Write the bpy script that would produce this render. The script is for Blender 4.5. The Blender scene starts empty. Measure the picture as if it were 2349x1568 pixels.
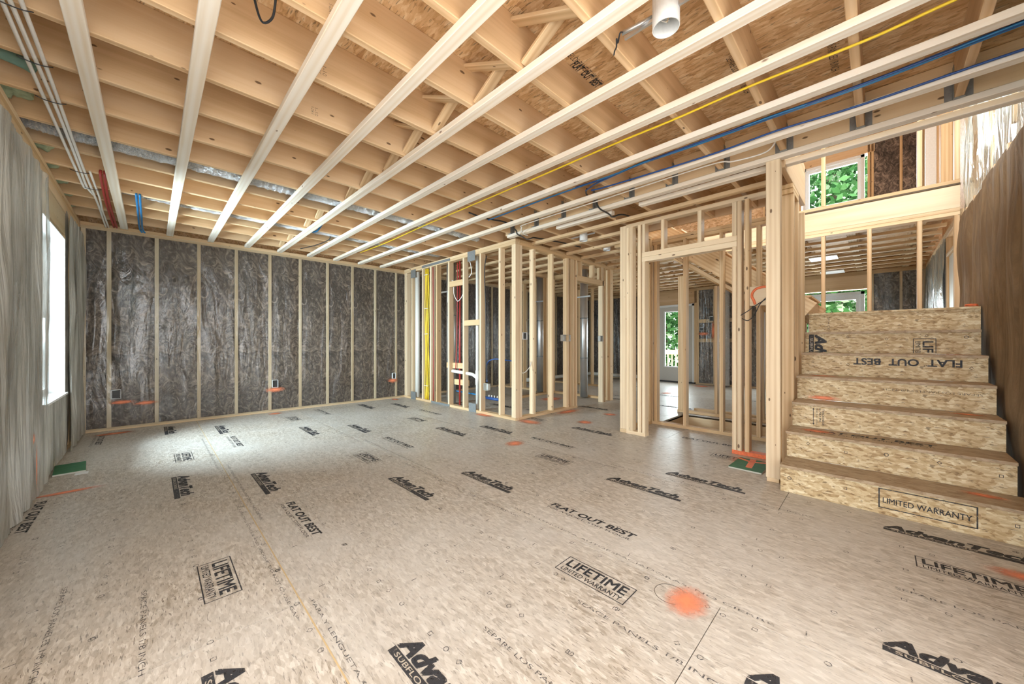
import bpy, math, random
from mathutils import Vector, Matrix
from mathutils import noise as mnoise
R = random.Random(7)
S = bpy.context.scene
C = S.collection

# ------------------------------------------------------------------ camera
cam_d = bpy.data.cameras.new('camera'); cam = bpy.data.objects.new('camera', cam_d); C.objects.link(cam)
cam_d.sensor_width = 36.0; cam_d.sensor_fit = 'HORIZONTAL'
cam_d.lens = 834.0 / 2349.0 * 36.0
cam_d.shift_y = 2.0 / 2349.0
cam_d.clip_start = 0.02; cam_d.clip_end = 300
cam.location = (0, 0, 1.045)
cam.rotation_euler = (math.radians(90), 0, math.radians(-44.78))
S.camera = cam
# ------------------------------------------------------------------ world and exposure
W = bpy.data.worlds.new('sky'); S.world = W; W.use_nodes = True
wn = W.node_tree; wn.nodes.clear()
wo = wn.nodes.new('ShaderNodeOutputWorld'); wb = wn.nodes.new('ShaderNodeBackground')
wb.inputs['Color'].default_value = (0.965, 0.985, 1.0, 1); wb.inputs['Strength'].default_value = 3.2
wn.links.new(wb.outputs[0], wo.inputs[0])
S.view_settings.view_transform = 'Standard'; S.view_settings.look = 'None'
S.view_settings.gamma = 1.0; S.view_settings.use_curve_mapping = False
S.view_settings.exposure = 1.34
S.cycles.diffuse_bounces = 5; S.cycles.max_bounces = 10; S.cycles.transparent_max_bounces = 12
S.cycles.caustics_reflective = False; S.cycles.caustics_refractive = False
S.cycles.sample_clamp_indirect = 6.0

def window_light(name, loc, rot, sx, sy, power, col=(0.88, 0.94, 1.0)):
    d = bpy.data.lights.new(name, 'AREA'); d.shape = 'RECTANGLE'; d.size = sx; d.size_y = sy
    d.energy = power; d.color = col
    o = bpy.data.objects.new(name, d); C.objects.link(o); o.location = loc; o.rotation_euler = rot
    return o
PI = math.pi
# daylight entering through the window and door openings (each lamp just outside; the last two are added)
window_light('daylight_left_window', (-1.7, 4.91, 1.5), (0, -PI/2, 0), 1.4, 0.9, 190, (0.76, 0.90, 1.0))
window_light('daylight_patio_door', (10.4, 0.6, 1.1), (0, PI/2, 0), 2.0, 1.6, 60)
window_light('daylight_back_door', (10.4, 3.8, 1.1), (0, PI/2, 0), 1.8, 0.8, 35)
window_light('daylight_upper_window', (10.4, 0.6, 4.3), (0, PI/2, 0), 0.9, 0.9, 110)

window_light('added_upper_front_light', (2.0, 0.9, 4.05), (0, -PI/2, 0), 1.4, 2.8, 26, (1.0, 0.99, 0.97))  # added lamp, no known window here; brightens the rim beam and stairwell
window_light('added_upper_side_light', (4.6, -1.1, 3.6), (PI/2, 0, 0), 2.4, 1.7, 45, (0.88, 1.0, 0.97))  # added lamp behind the film, lifts the dark upper stairwell
# ------------------------------------------------------------------ node helpers
def mat(name):
    m = bpy.data.materials.new(name); m.use_nodes = True
    nt = m.node_tree; nt.nodes.clear()
    out = nt.nodes.new('ShaderNodeOutputMaterial')
    return m, nt, out
def N(nt, t, **k):
    n = nt.nodes.new(t)
    for a, v in k.items():
        if a in n.inputs: n.inputs[a].default_value = v
        else: setattr(n, a, v)
    return n
def L(nt, a, b): nt.links.new(a, b)
def ramp(nt, fac, stops, interp='LINEAR'):
    r = nt.nodes.new('ShaderNodeValToRGB'); r.color_ramp.interpolation = interp
    el = r.color_ramp.elements
    while len(el) < len(stops): el.new(0.5)
    for e, (p, c) in zip(el, stops):
        e.position = p; e.color = (*c, 1) if len(c) == 3 else c
    L(nt, fac, r.inputs['Fac']); return r
def mapping(nt, vec, scale=(1, 1, 1), loc=(0, 0, 0), rot=(0, 0, 0)):
    m = nt.nodes.new('ShaderNodeMapping')
    m.inputs['Scale'].default_value = scale; m.inputs['Location'].default_value = loc; m.inputs['Rotation'].default_value = rot
    L(nt, vec, m.inputs['Vector']); return m.outputs[0]
def mixc(nt, fac, a, b, blend='MIX'):
    m = nt.nodes.new('ShaderNodeMix'); m.data_type = 'RGBA'; m.blend_type = blend
    if isinstance(fac, (int, float)): m.inputs[0].default_value = fac
    else: L(nt, fac, m.inputs[0])
    for s, v in ((6, a), (7, b)):
        if isinstance(v, tuple): m.inputs[s].default_value = (*v, 1)
        else: L(nt, v, m.inputs[s])
    return m.outputs[2]
def math_(nt, op, a, b=0.0):
    m = nt.nodes.new('ShaderNodeMath'); m.operation = op
    for i, v in enumerate((a, b)):
        if isinstance(v, (int, float)): m.inputs[i].default_value = v
        else: L(nt, v, m.inputs[i])
    return m.outputs[0]

def wood_mat(name, light, mid, dark, knot=(0.10, 0.045, 0.02), rough=0.62, knots=0.5, tone=0.16):
    """softwood lumber, grain along the board's own X axis, each board its own cut and tone"""
    m, nt, out = mat(name)
    tc = N(nt, 'ShaderNodeTexCoord'); oi = N(nt, 'ShaderNodeObjectInfo')
    sc = N(nt, 'ShaderNodeVectorMath', operation='SCALE'); 
    cmb = N(nt, 'ShaderNodeCombineXYZ'); r1 = math_(nt, 'MULTIPLY', oi.outputs['Random'], 37.0); r2 = math_(nt, 'MULTIPLY', oi.outputs['Random'], 11.3)
    L(nt, r1, cmb.inputs[0]); L(nt, r2, cmb.inputs[1]); L(nt, r1, cmb.inputs[2])
    add = N(nt, 'ShaderNodeVectorMath', operation='ADD'); L(nt, tc.outputs['Object'], add.inputs[0]); L(nt, cmb.outputs[0], add.inputs[1])
    v = add.outputs[0]
    n1 = N(nt, 'ShaderNodeTexNoise', Scale=1.0, Detail=3.0, Roughness=0.55, Distortion=0.4); L(nt, mapping(nt, v, (0.9, 16, 16)), n1.inputs['Vector'])
    w = N(nt, 'ShaderNodeTexWave', Scale=1.0, Distortion=5.0, Detail=2.0); w.bands_direction = 'Y'; w.inputs['Detail Scale'].default_value = 0.6
    L(nt, mapping(nt, v, (0.35, 9, 7)), w.inputs['Vector'])
    n2 = N(nt, 'ShaderNodeTexNoise', Scale=1.0, Detail=2.0); L(nt, mapping(nt, v, (3, 140, 140)), n2.inputs['Vector'])
    f = math_(nt, 'ADD', math_(nt, 'MULTIPLY', n1.outputs['Fac'], 0.62), math_(nt, 'MULTIPLY', w.outputs['Fac'], 0.22))
    f = math_(nt, 'ADD', f, math_(nt, 'MULTIPLY', n2.outputs['Fac'], 0.16))
    c = ramp(nt, f, [(0.30, light), (0.50, mid), (0.74, dark)]).outputs[0]
    vo = N(nt, 'ShaderNodeTexVoronoi', Scale=1.0, Randomness=1.0); L(nt, mapping(nt, v, (6.5, 15, 15)), vo.inputs['Vector'])
    sep = N(nt, 'ShaderNodeSeparateColor'); L(nt, vo.outputs['Color'], sep.inputs[0])
    pick = math_(nt, 'GREATER_THAN', sep.outputs[0], 1.0 - knots)
    size = math_(nt, 'MULTIPLY', sep.outputs[1], 0.13)
    k = math_(nt, 'SUBTRACT', 1.0, math_(nt, 'DIVIDE', vo.outputs['Distance'], math_(nt, 'ADD', size, 0.03)))
    k = math_(nt, 'MULTIPLY', math_(nt, 'MINIMUM', math_(nt, 'MAXIMUM', math_(nt, 'MULTIPLY', k, 3.0), 0.0), 0.85), pick)
    c = mixc(nt, k, c, knot)
    hs = N(nt, 'ShaderNodeHueSaturation'); L(nt, c, hs.inputs['Color'])
    L(nt, math_(nt, 'ADD', 1.0 - tone / 2, math_(nt, 'MULTIPLY', oi.outputs['Random'], tone)), hs.inputs['Value'])
    hs.inputs['Saturation'].default_value = 1.0
    p = N(nt, 'ShaderNodeBsdfPrincipled', Roughness=rough); p.inputs['Specular IOR Level'].default_value = 0.25
    L(nt, hs.outputs[0], p.inputs['Base Color'])
    bp = N(nt, 'ShaderNodeBump', Strength=0.15, Distance=0.002); L(nt, f, bp.inputs['Height']); L(nt, bp.outputs[0], p.inputs['Normal'])
    L(nt, p.outputs[0], out.inputs[0]); return m

def osb_mat(name, cols, scale=26.0, streak=0.35, rough=0.6, dirt=None, fleck=(0.10, 0.07, 0.045), fl=0.5, st=(1.6, 0.55, 1.2)):
    """pressed strands: two layers of stretched cells and dark slivers"""
    m, nt, out = mat(name)
    tc = N(nt, 'ShaderNodeTexCoord'); v0 = tc.outputs['Object']
    nz = N(nt, 'ShaderNodeTexNoise', Scale=5.0, Detail=3.0); L(nt, v0, nz.inputs['Vector'])
    sub = N(nt, 'ShaderNodeVectorMath', operation='SUBTRACT'); L(nt, nz.outputs['Color'], sub.inputs[0]); sub.inputs[1].default_value = (0.5, 0.5, 0.5)
    scl = N(nt, 'ShaderNodeVectorMath', operation='SCALE'); L(nt, sub.outputs[0], scl.inputs[0]); scl.inputs['Scale'].default_value = 0.035
    ad = N(nt, 'ShaderNodeVectorMath', operation='ADD'); L(nt, v0, ad.inputs[0]); L(nt, scl.outputs[0], ad.inputs[1]); v = ad.outputs[0]
    va = N(nt, 'ShaderNodeTexVoronoi', Scale=scale); L(nt, mapping(nt, v, st, rot=(0, 0, 0.2)), va.inputs['Vector'])
    vb = N(nt, 'ShaderNodeTexVoronoi', Scale=scale * 1.7); L(nt, mapping(nt, v, (st[0], st[1], st[2] * 0.8), rot=(0.7, 0.3, 1.0)), vb.inputs['Vector'])
    sa = N(nt, 'ShaderNodeSeparateColor'); L(nt, va.outputs['Color'], sa.inputs[0])
    sb = N(nt, 'ShaderNodeSeparateColor'); L(nt, vb.outputs['Color'], sb.inputs[0])
    f = math_(nt, 'ADD', math_(nt, 'MULTIPLY', sa.outputs[0], 0.50), math_(nt, 'MULTIPLY', sb.outputs[1], 0.36))
    st = N(nt, 'ShaderNodeTexNoise', Scale=scale * 3.2, Detail=3.0, Roughness=0.6); L(nt, mapping(nt, v, (1.0, 0.16, 1.0), rot=(0, 0, 0.25)), st.inputs['Vector'])
    f = math_(nt, 'ADD', f, math_(nt, 'MULTIPLY', math_(nt, 'SUBTRACT', st.outputs['Fac'], 0.36), streak * 2))
    n = len(cols)
    c = ramp(nt, f, [(0.08 + 0.84 * i / (n - 1), q) for i, q in enumerate(cols)]).outputs[0]
    s2 = N(nt, 'ShaderNodeTexNoise', Scale=scale * 1.7, Detail=3.0); L(nt, mapping(nt, v, (2.6, 0.34, 1.6), rot=(0, 0, -0.15), loc=(3, 1, 2)), s2.inputs['Vector'])
    k = ramp(nt, s2.outputs['Fac'], [(0.615, (0, 0, 0)), (0.66, (1, 1, 1))]).outputs[0]
    c = mixc(nt, math_(nt, 'MULTIPLY', k, fl), c, fleck)
    if dirt:
        d = N(nt, 'ShaderNodeTexNoise', Scale=0.9, Detail=5.0, Roughness=0.6); L(nt, v0, d.inputs['Vector'])
        dk = ramp(nt, d.outputs['Fac'], [(0.36, (0, 0, 0)), (0.60, (1, 1, 1))]).outputs[0]
        c = mixc(nt, math_(nt, 'MULTIPLY', dk, 0.62), c, dirt)
    oi = N(nt, 'ShaderNodeObjectInfo')
    hs = N(nt, 'ShaderNodeHueSaturation'); L(nt, c, hs.inputs['Color']); L(nt, math_(nt, 'ADD', 0.95, math_(nt, 'MULTIPLY', oi.outputs['Random'], 0.10)), hs.inputs['Value'])
    p = N(nt, 'ShaderNodeBsdfPrincipled', Roughness=rough); L(nt, hs.outputs[0], p.inputs['Base Color']); p.inputs['Specular IOR Level'].default_value = 0.35
    bp = N(nt, 'ShaderNodeBump', Strength=0.25, Distance=0.002); L(nt, f, bp.inputs['Height']); L(nt, bp.outputs[0], p.inputs['Normal'])
    L(nt, p.outputs[0], out.inputs[0]); return m

def plain(name, col, rough=0.5, metal=0.0, bump=0.0, bscale=60.0, var=0.0, spec=0.5):
    m, nt, out = mat(name)
    p = N(nt, 'ShaderNodeBsdfPrincipled', Roughness=rough, Metallic=metal); p.inputs['Specular IOR Level'].default_value = spec
    tc = N(nt, 'ShaderNodeTexCoord'); nz = N(nt, 'ShaderNodeTexNoise', Scale=bscale, Detail=3.0); L(nt, tc.outputs['Object'], nz.inputs['Vector'])
    lo = tuple(max(0, c * (1 - max(var, 0.04))) for c in col); hi = tuple(min(1, c * (1 + max(var, 0.04))) for c in col)
    L(nt, ramp(nt, nz.outputs['Fac'], [(0.3, lo), (0.7, hi)]).outputs[0], p.inputs['Base Color'])
    if bump:
        bp = N(nt, 'ShaderNodeBump', Strength=bump, Distance=0.01); L(nt, nz.outputs['Fac'], bp.inputs['Height']); L(nt, bp.outputs[0], p.inputs['Normal'])
    L(nt, p.outputs[0], out.inputs[0]); return m

def batt_mat(name, c1, c2, c3, rough=0.75, sc=(7, 7, 4.5), wrap=0.35, fine=0.35):
    """fibrous insulation behind a thin clear film"""
    m, nt, out = mat(name)
    tc = N(nt, 'ShaderNodeTexCoord'); v = tc.outputs['Object']
    a = N(nt, 'ShaderNodeTexNoise', Scale=1.0, Detail=8.0, Roughness=0.68, Distortion=2.4); L(nt, mapping(nt, v, sc), a.inputs['Vector'])
    b = N(nt, 'ShaderNodeTexNoise', Scale=1.0, Detail=3.0, Distortion=1.0); L(nt, mapping(nt, v, (1.3, 1.3, 0.8)), b.inputs['Vector'])
    g = N(nt, 'ShaderNodeTexNoise', Scale=42.0, Detail=4.0, Roughness=0.7, Distortion=3.0); L(nt, v, g.inputs['Vector'])
    f = math_(nt, 'ADD', math_(nt, 'MULTIPLY', a.outputs['Fac'], 0.62), math_(nt, 'MULTIPLY', b.outputs['Fac'], 0.38 - fine * 0.3))
    f = math_(nt, 'ADD', f, math_(nt, 'MULTIPLY', g.outputs['Fac'], fine * 0.3))
    c = ramp(nt, f, [(0.40, c1), (0.49, c2), (0.61, c3)]).outputs[0]
    p = N(nt, 'ShaderNodeBsdfPrincipled', Roughness=rough); L(nt, c, p.inputs['Base Color'])
    p.inputs['Coat Weight'].default_value = wrap; p.inputs['Coat Roughness'].default_value = 0.28
    w = N(nt, 'ShaderNodeTexNoise', Scale=1.0, Detail=4.0, Distortion=1.5); L(nt, mapping(nt, v, (5, 5, 1.4)), w.inputs['Vector'])
    bp = N(nt, 'ShaderNodeBump', Strength=0.7, Distance=0.03); L(nt, w.outputs['Fac'], bp.inputs['Height']); L(nt, bp.outputs[0], p.inputs['Coat Normal'])
    b2 = N(nt, 'ShaderNodeBump', Strength=0.5, Distance=0.02); L(nt, a.outputs['Fac'], b2.inputs['Height']); L(nt, b2.outputs[0], p.inputs['Normal'])
    L(nt, p.outputs[0], out.inputs[0]); return m

def film_mat(name, cloud=0.12, gloss=0.22, rough=0.14, tint=(0.86, 0.87, 0.86), bscale=(6, 6, 1.2), dist=0.03, cloud_col=(0.75, 0.76, 0.74)):
    m, nt, out = mat(name)
    tc = N(nt, 'ShaderNodeTexCoord'); v = tc.outputs['Object']
    w = N(nt, 'ShaderNodeTexNoise', Scale=1.0, Detail=5.0, Roughness=0.55, Distortion=1.2); L(nt, mapping(nt, v, bscale), w.inputs['Vector'])
    bp = N(nt, 'ShaderNodeBump', Strength=1.0, Distance=dist); L(nt, w.outputs['Fac'], bp.inputs['Height'])
    tr = N(nt, 'ShaderNodeBsdfTransparent'); tr.inputs[0].default_value = (*tint, 1)
    gl = N(nt, 'ShaderNodeBsdfGlossy', Roughness=rough); L(nt, bp.outputs[0], gl.inputs['Normal'])
    df = N(nt, 'ShaderNodeBsdfDiffuse'); df.inputs[0].default_value = (*cloud_col, 1); L(nt, bp.outputs[0], df.inputs['Normal'])
    cn = N(nt, 'ShaderNodeTexNoise', Scale=1.0, Detail=4.0); L(nt, mapping(nt, v, (4, 4, 0.9), loc=(5, 2, 1)), cn.inputs['Vector'])
    cf = ramp(nt, cn.outputs['Fac'], [(0.3, (0.4 * cloud,) * 3), (0.7, (min(1, 1.8 * cloud),) * 3)]).outputs[0]
    m1 = N(nt, 'ShaderNodeMixShader'); L(nt, cf, m1.inputs[0]); L(nt, tr.outputs[0], m1.inputs[1]); L(nt, df.outputs[0], m1.inputs[2])
    lw = N(nt, 'ShaderNodeLayerWeight', Blend=0.35); L(nt, bp.outputs[0], lw.inputs['Normal'])
    m2 = N(nt, 'ShaderNodeMixShader'); L(nt, math_(nt, 'ADD', gloss * 0.4, math_(nt, 'MULTIPLY', lw.outputs['Fresnel'], gloss)), m2.inputs[0])
    L(nt, m1.outputs[0], m2.inputs[1]); L(nt, gl.outputs[0], m2.inputs[2])
    L(nt, m2.outputs[0], out.inputs[0]); return m

def ink_mat(name, col, wear=0.45, scale=70.0):
    m, nt, out = mat(name)
    tc = N(nt, 'ShaderNodeTexCoord'); nz = N(nt, 'ShaderNodeTexNoise', Scale=scale, Detail=5.0, Roughness=0.7); L(nt, tc.outputs['Object'], nz.inputs['Vector'])
    f = ramp(nt, nz.outputs['Fac'], [(wear - 0.10, (0.15, 0.15, 0.15)), (wear + 0.05, (1, 1, 1))]).outputs[0]
    tr = N(nt, 'ShaderNodeBsdfTransparent'); d = N(nt, 'ShaderNodeBsdfPrincipled', Roughness=0.6); d.inputs['Base Color'].default_value = (*col, 1)
    mx = N(nt, 'ShaderNodeMixShader'); L(nt, math_(nt, 'MULTIPLY', f, 0.88), mx.inputs[0]); L(nt, tr.outputs[0], mx.inputs[1]); L(nt, d.outputs[0], mx.inputs[2])
    L(nt, mx.outputs[0], out.inputs[0]); return m

def spray_mat(name, col, strength=0.95):
    """sprayed marking paint that thins out towards its own rim (object space radius 1)"""
    m, nt, out = mat(name)
    tc = N(nt, 'ShaderNodeTexCoord'); ln = N(nt, 'ShaderNodeVectorMath', operation='LENGTH'); L(nt, tc.outputs['Object'], ln.inputs[0])
    nz = N(nt, 'ShaderNodeTexNoise', Scale=2.5, Detail=7.0, Roughness=0.75); L(nt, tc.outputs['Object'], nz.inputs['Vector'])
    r = math_(nt, 'ADD', ln.outputs['Value'], math_(nt, 'MULTIPLY', math_(nt, 'SUBTRACT', nz.outputs['Fac'], 0.5), 0.9))
    f = ramp(nt, r, [(0.15, (strength,) * 3), (1.02, (0, 0, 0))]).outputs[0]
    tr = N(nt, 'ShaderNodeBsdfTransparent'); d = N(nt, 'ShaderNodeBsdfPrincipled', Roughness=0.6); d.inputs['Base Color'].default_value = (*col, 1)
    mx = N(nt, 'ShaderNodeMixShader'); L(nt, f, mx.inputs[0]); L(nt, tr.outputs[0], mx.inputs[1]); L(nt, d.outputs[0], mx.inputs[2])
    L(nt, mx.outputs[0], out.inputs[0]); return m

def glass_mat(name):
    m, nt, out = mat(name)
    tr = N(nt, 'ShaderNodeBsdfTransparent'); tr.inputs[0].default_value = (0.94, 0.97, 0.96, 1)
    gl = N(nt, 'ShaderNodeBsdfGlossy', Roughness=0.02); lw = N(nt, 'ShaderNodeLayerWeight', Blend=0.2)
    mx = N(nt, 'ShaderNodeMixShader'); L(nt, math_(nt, 'MULTIPLY', lw.outputs['Fresnel'], 0.6), mx.inputs[0]); L(nt, tr.outputs[0], mx.inputs[1]); L(nt, gl.outputs[0], mx.inputs[2])
    L(nt, mx.outputs[0], out.inputs[0]); return m

def foil_mat(name):
    m, nt, out = mat(name)
    tc = N(nt, 'ShaderNodeTexCoord'); v = tc.outputs['Object']
    a = N(nt, 'ShaderNodeTexNoise', Scale=1.0, Detail=5.0, Roughness=0.65, Distortion=1.5); L(nt, mapping(nt, v, (60, 38, 38)), a.inputs['Vector'])
    p = N(nt, 'ShaderNodeBsdfPrincipled', Roughness=0.17, Metallic=0.95)
    L(nt, ramp(nt, a.outputs['Fac'], [(0.3, (0.62, 0.63, 0.65)), (0.7, (0.95, 0.95, 0.96))]).outputs[0], p.inputs['Base Color'])
    bp = N(nt, 'ShaderNodeBump', Strength=1.0, Distance=0.03); L(nt, a.outputs['Fac'], bp.inputs['Height']); L(nt, bp.outputs[0], p.inputs['Normal'])
    L(nt, p.outputs[0], out.inputs[0]); return m

def leaf_mat(name):
    m, nt, out = mat(name)
    g = N(nt, 'ShaderNodeNewGeometry')
    c = ramp(nt, g.outputs['Random Per Island'], [(0.0, (0.015, 0.055, 0.018)), (0.45, (0.05, 0.15, 0.045)), (0.8, (0.14, 0.30, 0.12)), (1.0, (0.55, 0.66, 0.50))]).outputs[0]  # palest tone paints whitish glare into some leaves
    d = N(nt, 'ShaderNodeBsdfDiffuse'); L(nt, c, d.inputs[0]); t = N(nt, 'ShaderNodeBsdfTranslucent'); L(nt, c, t.inputs[0])
    mx = N(nt, 'ShaderNodeMixShader'); mx.inputs[0].default_value = 0.4; L(nt, d.outputs[0], mx.inputs[1]); L(nt, t.outputs[0], mx.inputs[2])
    L(nt, mx.outputs[0], out.inputs[0]); return m

M = {}
M['stud'] = wood_mat('stud_wood', (0.77, 0.60, 0.39), (0.69, 0.50, 0.30), (0.55, 0.37, 0.20))
M['stud_tan'] = wood_mat('tan_stud_wood', (0.74, 0.54, 0.32), (0.64, 0.44, 0.24), (0.50, 0.31, 0.15))
M['pale'] = wood_mat('pale_strip_wood', (0.90, 0.85, 0.77), (0.86, 0.79, 0.69), (0.78, 0.67, 0.52), knots=0.30, knot=(0.22, 0.13, 0.08), tone=0.10)
M['joist'] = wood_mat('joist_wood', (0.76, 0.56, 0.36), (0.70, 0.485, 0.285), (0.56, 0.36, 0.19), knots=0.62)  # same lumber, coloured more orange to imitate bounce light between joists
M['beam'] = wood_mat('beam_wood', (0.82, 0.66, 0.44), (0.76, 0.57, 0.35), (0.62, 0.42, 0.22))
M['white_wood'] = wood_mat('whitish_stud_wood', (0.82, 0.69, 0.50), (0.75, 0.60, 0.41), (0.62, 0.45, 0.28))
M['floor'] = osb_mat('weathered_floor_strand_board', [(0.29, 0.24, 0.185), (0.44, 0.39, 0.33), (0.545, 0.495, 0.435), (0.68, 0.64, 0.58)], scale=44, streak=0.30, rough=0.38, dirt=(0.61, 0.595, 0.57), fl=0.85, fleck=(0.13, 0.10, 0.075))
M['deck'] = osb_mat('orange_strand_board', [(0.46, 0.26, 0.12), (0.64, 0.41, 0.21), (0.74, 0.52, 0.30), (0.84, 0.66, 0.44)], scale=26, streak=0.35, rough=0.6, fl=0.6)
M['riser'] = osb_mat('stair_strand_board', [(0.33, 0.21, 0.10), (0.54, 0.40, 0.22), (0.67, 0.55, 0.34), (0.84, 0.76, 0.56)], scale=40, streak=0.22, st=(1.3, 0.62, 1.5), rough=0.55, fl=0.7, fleck=(0.14, 0.085, 0.04))
M['tread'] = osb_mat('brown_tread_board', [(0.28, 0.19, 0.11), (0.40, 0.29, 0.18), (0.47, 0.36, 0.24), (0.54, 0.43, 0.30)], scale=34, streak=0.3, rough=0.5, fl=0.3)  # darker and browner strands than the risers
M['batt'] = batt_mat('dark_mineral_batt', (0.030, 0.022, 0.019), (0.118, 0.086, 0.068), (0.42, 0.325, 0.26), sc=(9.5, 9.5, 6.5), wrap=0.12, fine=0.5)
M['batt_l'] = batt_mat('grey_brown_batt', (0.20, 0.175, 0.145), (0.28, 0.25, 0.21), (0.38, 0.345, 0.295), sc=(3, 3, 1.6), wrap=0.15, fine=0.2)
M['batt_b'] = batt_mat('brown_batt', (0.17, 0.112, 0.060), (0.235, 0.163, 0.092), (0.31, 0.225, 0.135), rough=0.9, sc=(5, 5, 0.9), wrap=0.0, fine=0.15)
M['film'] = film_mat('clear_vapour_film', cloud=0.03, gloss=0.13, rough=0.2)
M['film_l'] = film_mat('cloudy_vapour_film', cloud=0.60, gloss=0.25, rough=0.25, bscale=(6, 6, 0.8), dist=0.05, cloud_col=(0.56, 0.56, 0.53))
M['film_w'] = film_mat('glare_vapour_film', cloud=0.45, gloss=0.45, rough=0.12, bscale=(9, 9, 0.9), dist=0.06, cloud_col=(0.70, 0.80, 0.78))  # clear film; glare and greenish reflection painted in as a milky colour
M['ink'] = ink_mat('black_panel_ink', (0.035, 0.037, 0.045), wear=0.40)
M['ink_f'] = ink_mat('faded_panel_ink', (0.07, 0.07, 0.08), wear=0.50, scale=110)
M['paper'] = plain('knocked_out_lettering', (0.48, 0.43, 0.36), 0.6)
M['spray'] = spray_mat('orange_marking_paint', (0.97, 0.30, 0.15), 0.9)
M['spray_solid'] = plain('orange_sprayed_wood', (0.82, 0.20, 0.08), 0.6, var=0.15)
M['foil'] = foil_mat('crinkled_foil')
M['steel'] = plain('galvanised_steel', (0.68, 0.70, 0.72), 0.36, 0.85, bump=0.1, bscale=4, var=0.1)
M['zinc'] = plain('dull_zinc_plate', (0.30, 0.32, 0.33), 0.5, 0.6, var=0.1)
M['pvc'] = plain('white_plastic_pipe', (0.80, 0.80, 0.76), 0.35)
M['white'] = plain('white_vinyl', (0.80, 0.82, 0.83), 0.4)
M['wcable'] = plain('white_cable_jacket', (0.84, 0.83, 0.80), 0.45)
M['ycable'] = plain('yellow_cable_jacket', (0.85, 0.62, 0.03), 0.45)
M['bcable'] = plain('blue_cable_jacket', (0.015, 0.07, 0.26), 0.4)
M['bluepipe'] = plain('blue_water_tube', (0.02, 0.20, 0.48), 0.4)
M['redpipe'] = plain('red_water_tube', (0.40, 0.04, 0.035), 0.4)
M['black'] = plain('black_cable_jacket', (0.02, 0.022, 0.026), 0.45)
M['greyplas'] = plain('grey_plastic_box', (0.50, 0.50, 0.47), 0.5)
M['green'] = plain('green_board_face', (0.035, 0.15, 0.07), 0.7, var=0.15, bscale=20)
M['gypsum'] = plain('gypsum_edge', (0.50, 0.50, 0.45), 0.8)
M['foam'] = plain('pale_green_spray_foam', (0.36, 0.42, 0.27), 0.8, bump=0.8, bscale=28, var=0.25)
M['teal'] = plain('teal_hose_wrap', (0.20, 0.36, 0.31), 0.5, bump=0.5, bscale=40)
M['glass'] = glass_mat('window_glass')
M['leaf'] = leaf_mat('tree_leaves')
M['bark'] = plain('tree_bark', (0.12, 0.09, 0.06), 0.9, bump=0.6, bscale=15, var=0.3)
M['concrete'] = plain('concrete', (0.30, 0.29, 0.27), 0.8, bump=0.2, bscale=12, var=0.15)
M['ground'] = plain('outdoor_ground', (0.74, 0.71, 0.66), 0.95, bump=0.3, bscale=3, var=0.12)
M['rimfilm'] = plain('green_grey_rim_film', (0.22, 0.27, 0.20), 0.25, bump=0.4, bscale=12, var=0.25)
M['blockwall'] = plain('grey_blocking_wall', (0.30, 0.34, 0.38), 0.8, var=0.1)
M['doorw'] = plain('warm_white_door_paint', (0.55, 0.52, 0.47), 0.45)
M['darktrim'] = plain('dark_sill', (0.03, 0.028, 0.027), 0.5)
M['tape'] = plain('dark_joint_tape', (0.10, 0.07, 0.04), 0.7)
M['glue'] = plain('pale_seam_edge', (0.55, 0.42, 0.24), 0.7)
M['darkroof'] = plain('underside_boarding', (0.45, 0.30, 0.17), 0.8, var=0.2)

# ------------------------------------------------------------------ object helpers
WM = {}
def place(o, mw, parent=None):
    C.objects.link(o)
    WM[o.name] = mw.copy()
    if parent is not None:
        o.parent = parent
        o.matrix_basis = WM[parent.name].inverted() @ mw
    else:
        o.matrix_basis = mw
    return o
def tag(o, label=None, cat=None, group=None, kind=None):
    if label: o['label'] = label
    if cat: o['category'] = cat
    if group: o['group'] = group
    if kind: o['kind'] = kind
    return o
def empty(name, loc, label=None, cat=None, group=None, kind=None):
    o = bpy.data.objects.new(name, None); o.empty_display_size = 0.1
    place(o, Matrix.Translation(Vector(loc)))
    return tag(o, label, cat, group, kind)
def mesh(name, vs, fs, m, parent=None, mw=None, smooth=False, mats=None, fm=None):
    me = bpy.data.meshes.new(name); me.from_pydata(vs, [], fs); me.update()
    for q in (mats or [m]): me.materials.append(q)
    if fm:
        for p, i in zip(me.polygons, fm): p.material_index = i
    if smooth:
        for p in me.polygons: p.use_smooth = True
    o = bpy.data.objects.new(name, me)
    return place(o, mw or Matrix.Identity(4), parent)
def section(w, t, c):
    a, b = w / 2, t / 2; c = min(c, a * 0.6, b * 0.6)
    return [(-a + c, -b), (a - c, -b), (a, -b + c), (a, b - c), (a - c, b), (-a + c, b), (-a, b - c), (-a, -b + c)]
_bm = {}
def board(name, a, b, up, w, t, m, parent=None, c=0.003):
    """lumber from a to b; local X along it, local Z along up (thickness t), width w across"""
    a, b = Vector(a), Vector(b); x = (b - a); ln = x.length; x.normalize()
    z = Vector(up); z = (z - x * z.dot(x)).normalized(); y = z.cross(x)
    mw = Matrix((( x.x, y.x, z.x, a.x), (x.y, y.y, z.y, a.y), (x.z, y.z, z.z, a.z), (0, 0, 0, 1)))
    key = (round(ln, 4), round(w, 4), round(t, 4), m.name, c)
    if key not in _bm:
        s = section(w, t, c); n = len(s)
        vs = [(0, p, q) for p, q in s] + [(ln, p, q) for p, q in s]
        fs = [(i, (i + 1) % n, n + (i + 1) % n, n + i) for i in range(n)] + [tuple(range(n - 1, -1, -1)), tuple(range(n, 2 * n))]
        me = bpy.data.meshes.new(name); me.from_pydata(vs, [], fs); me.update(); me.materials.append(m); _bm[key] = me
    o = bpy.data.objects.new(name, _bm[key])
    return place(o, mw, parent)
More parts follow.
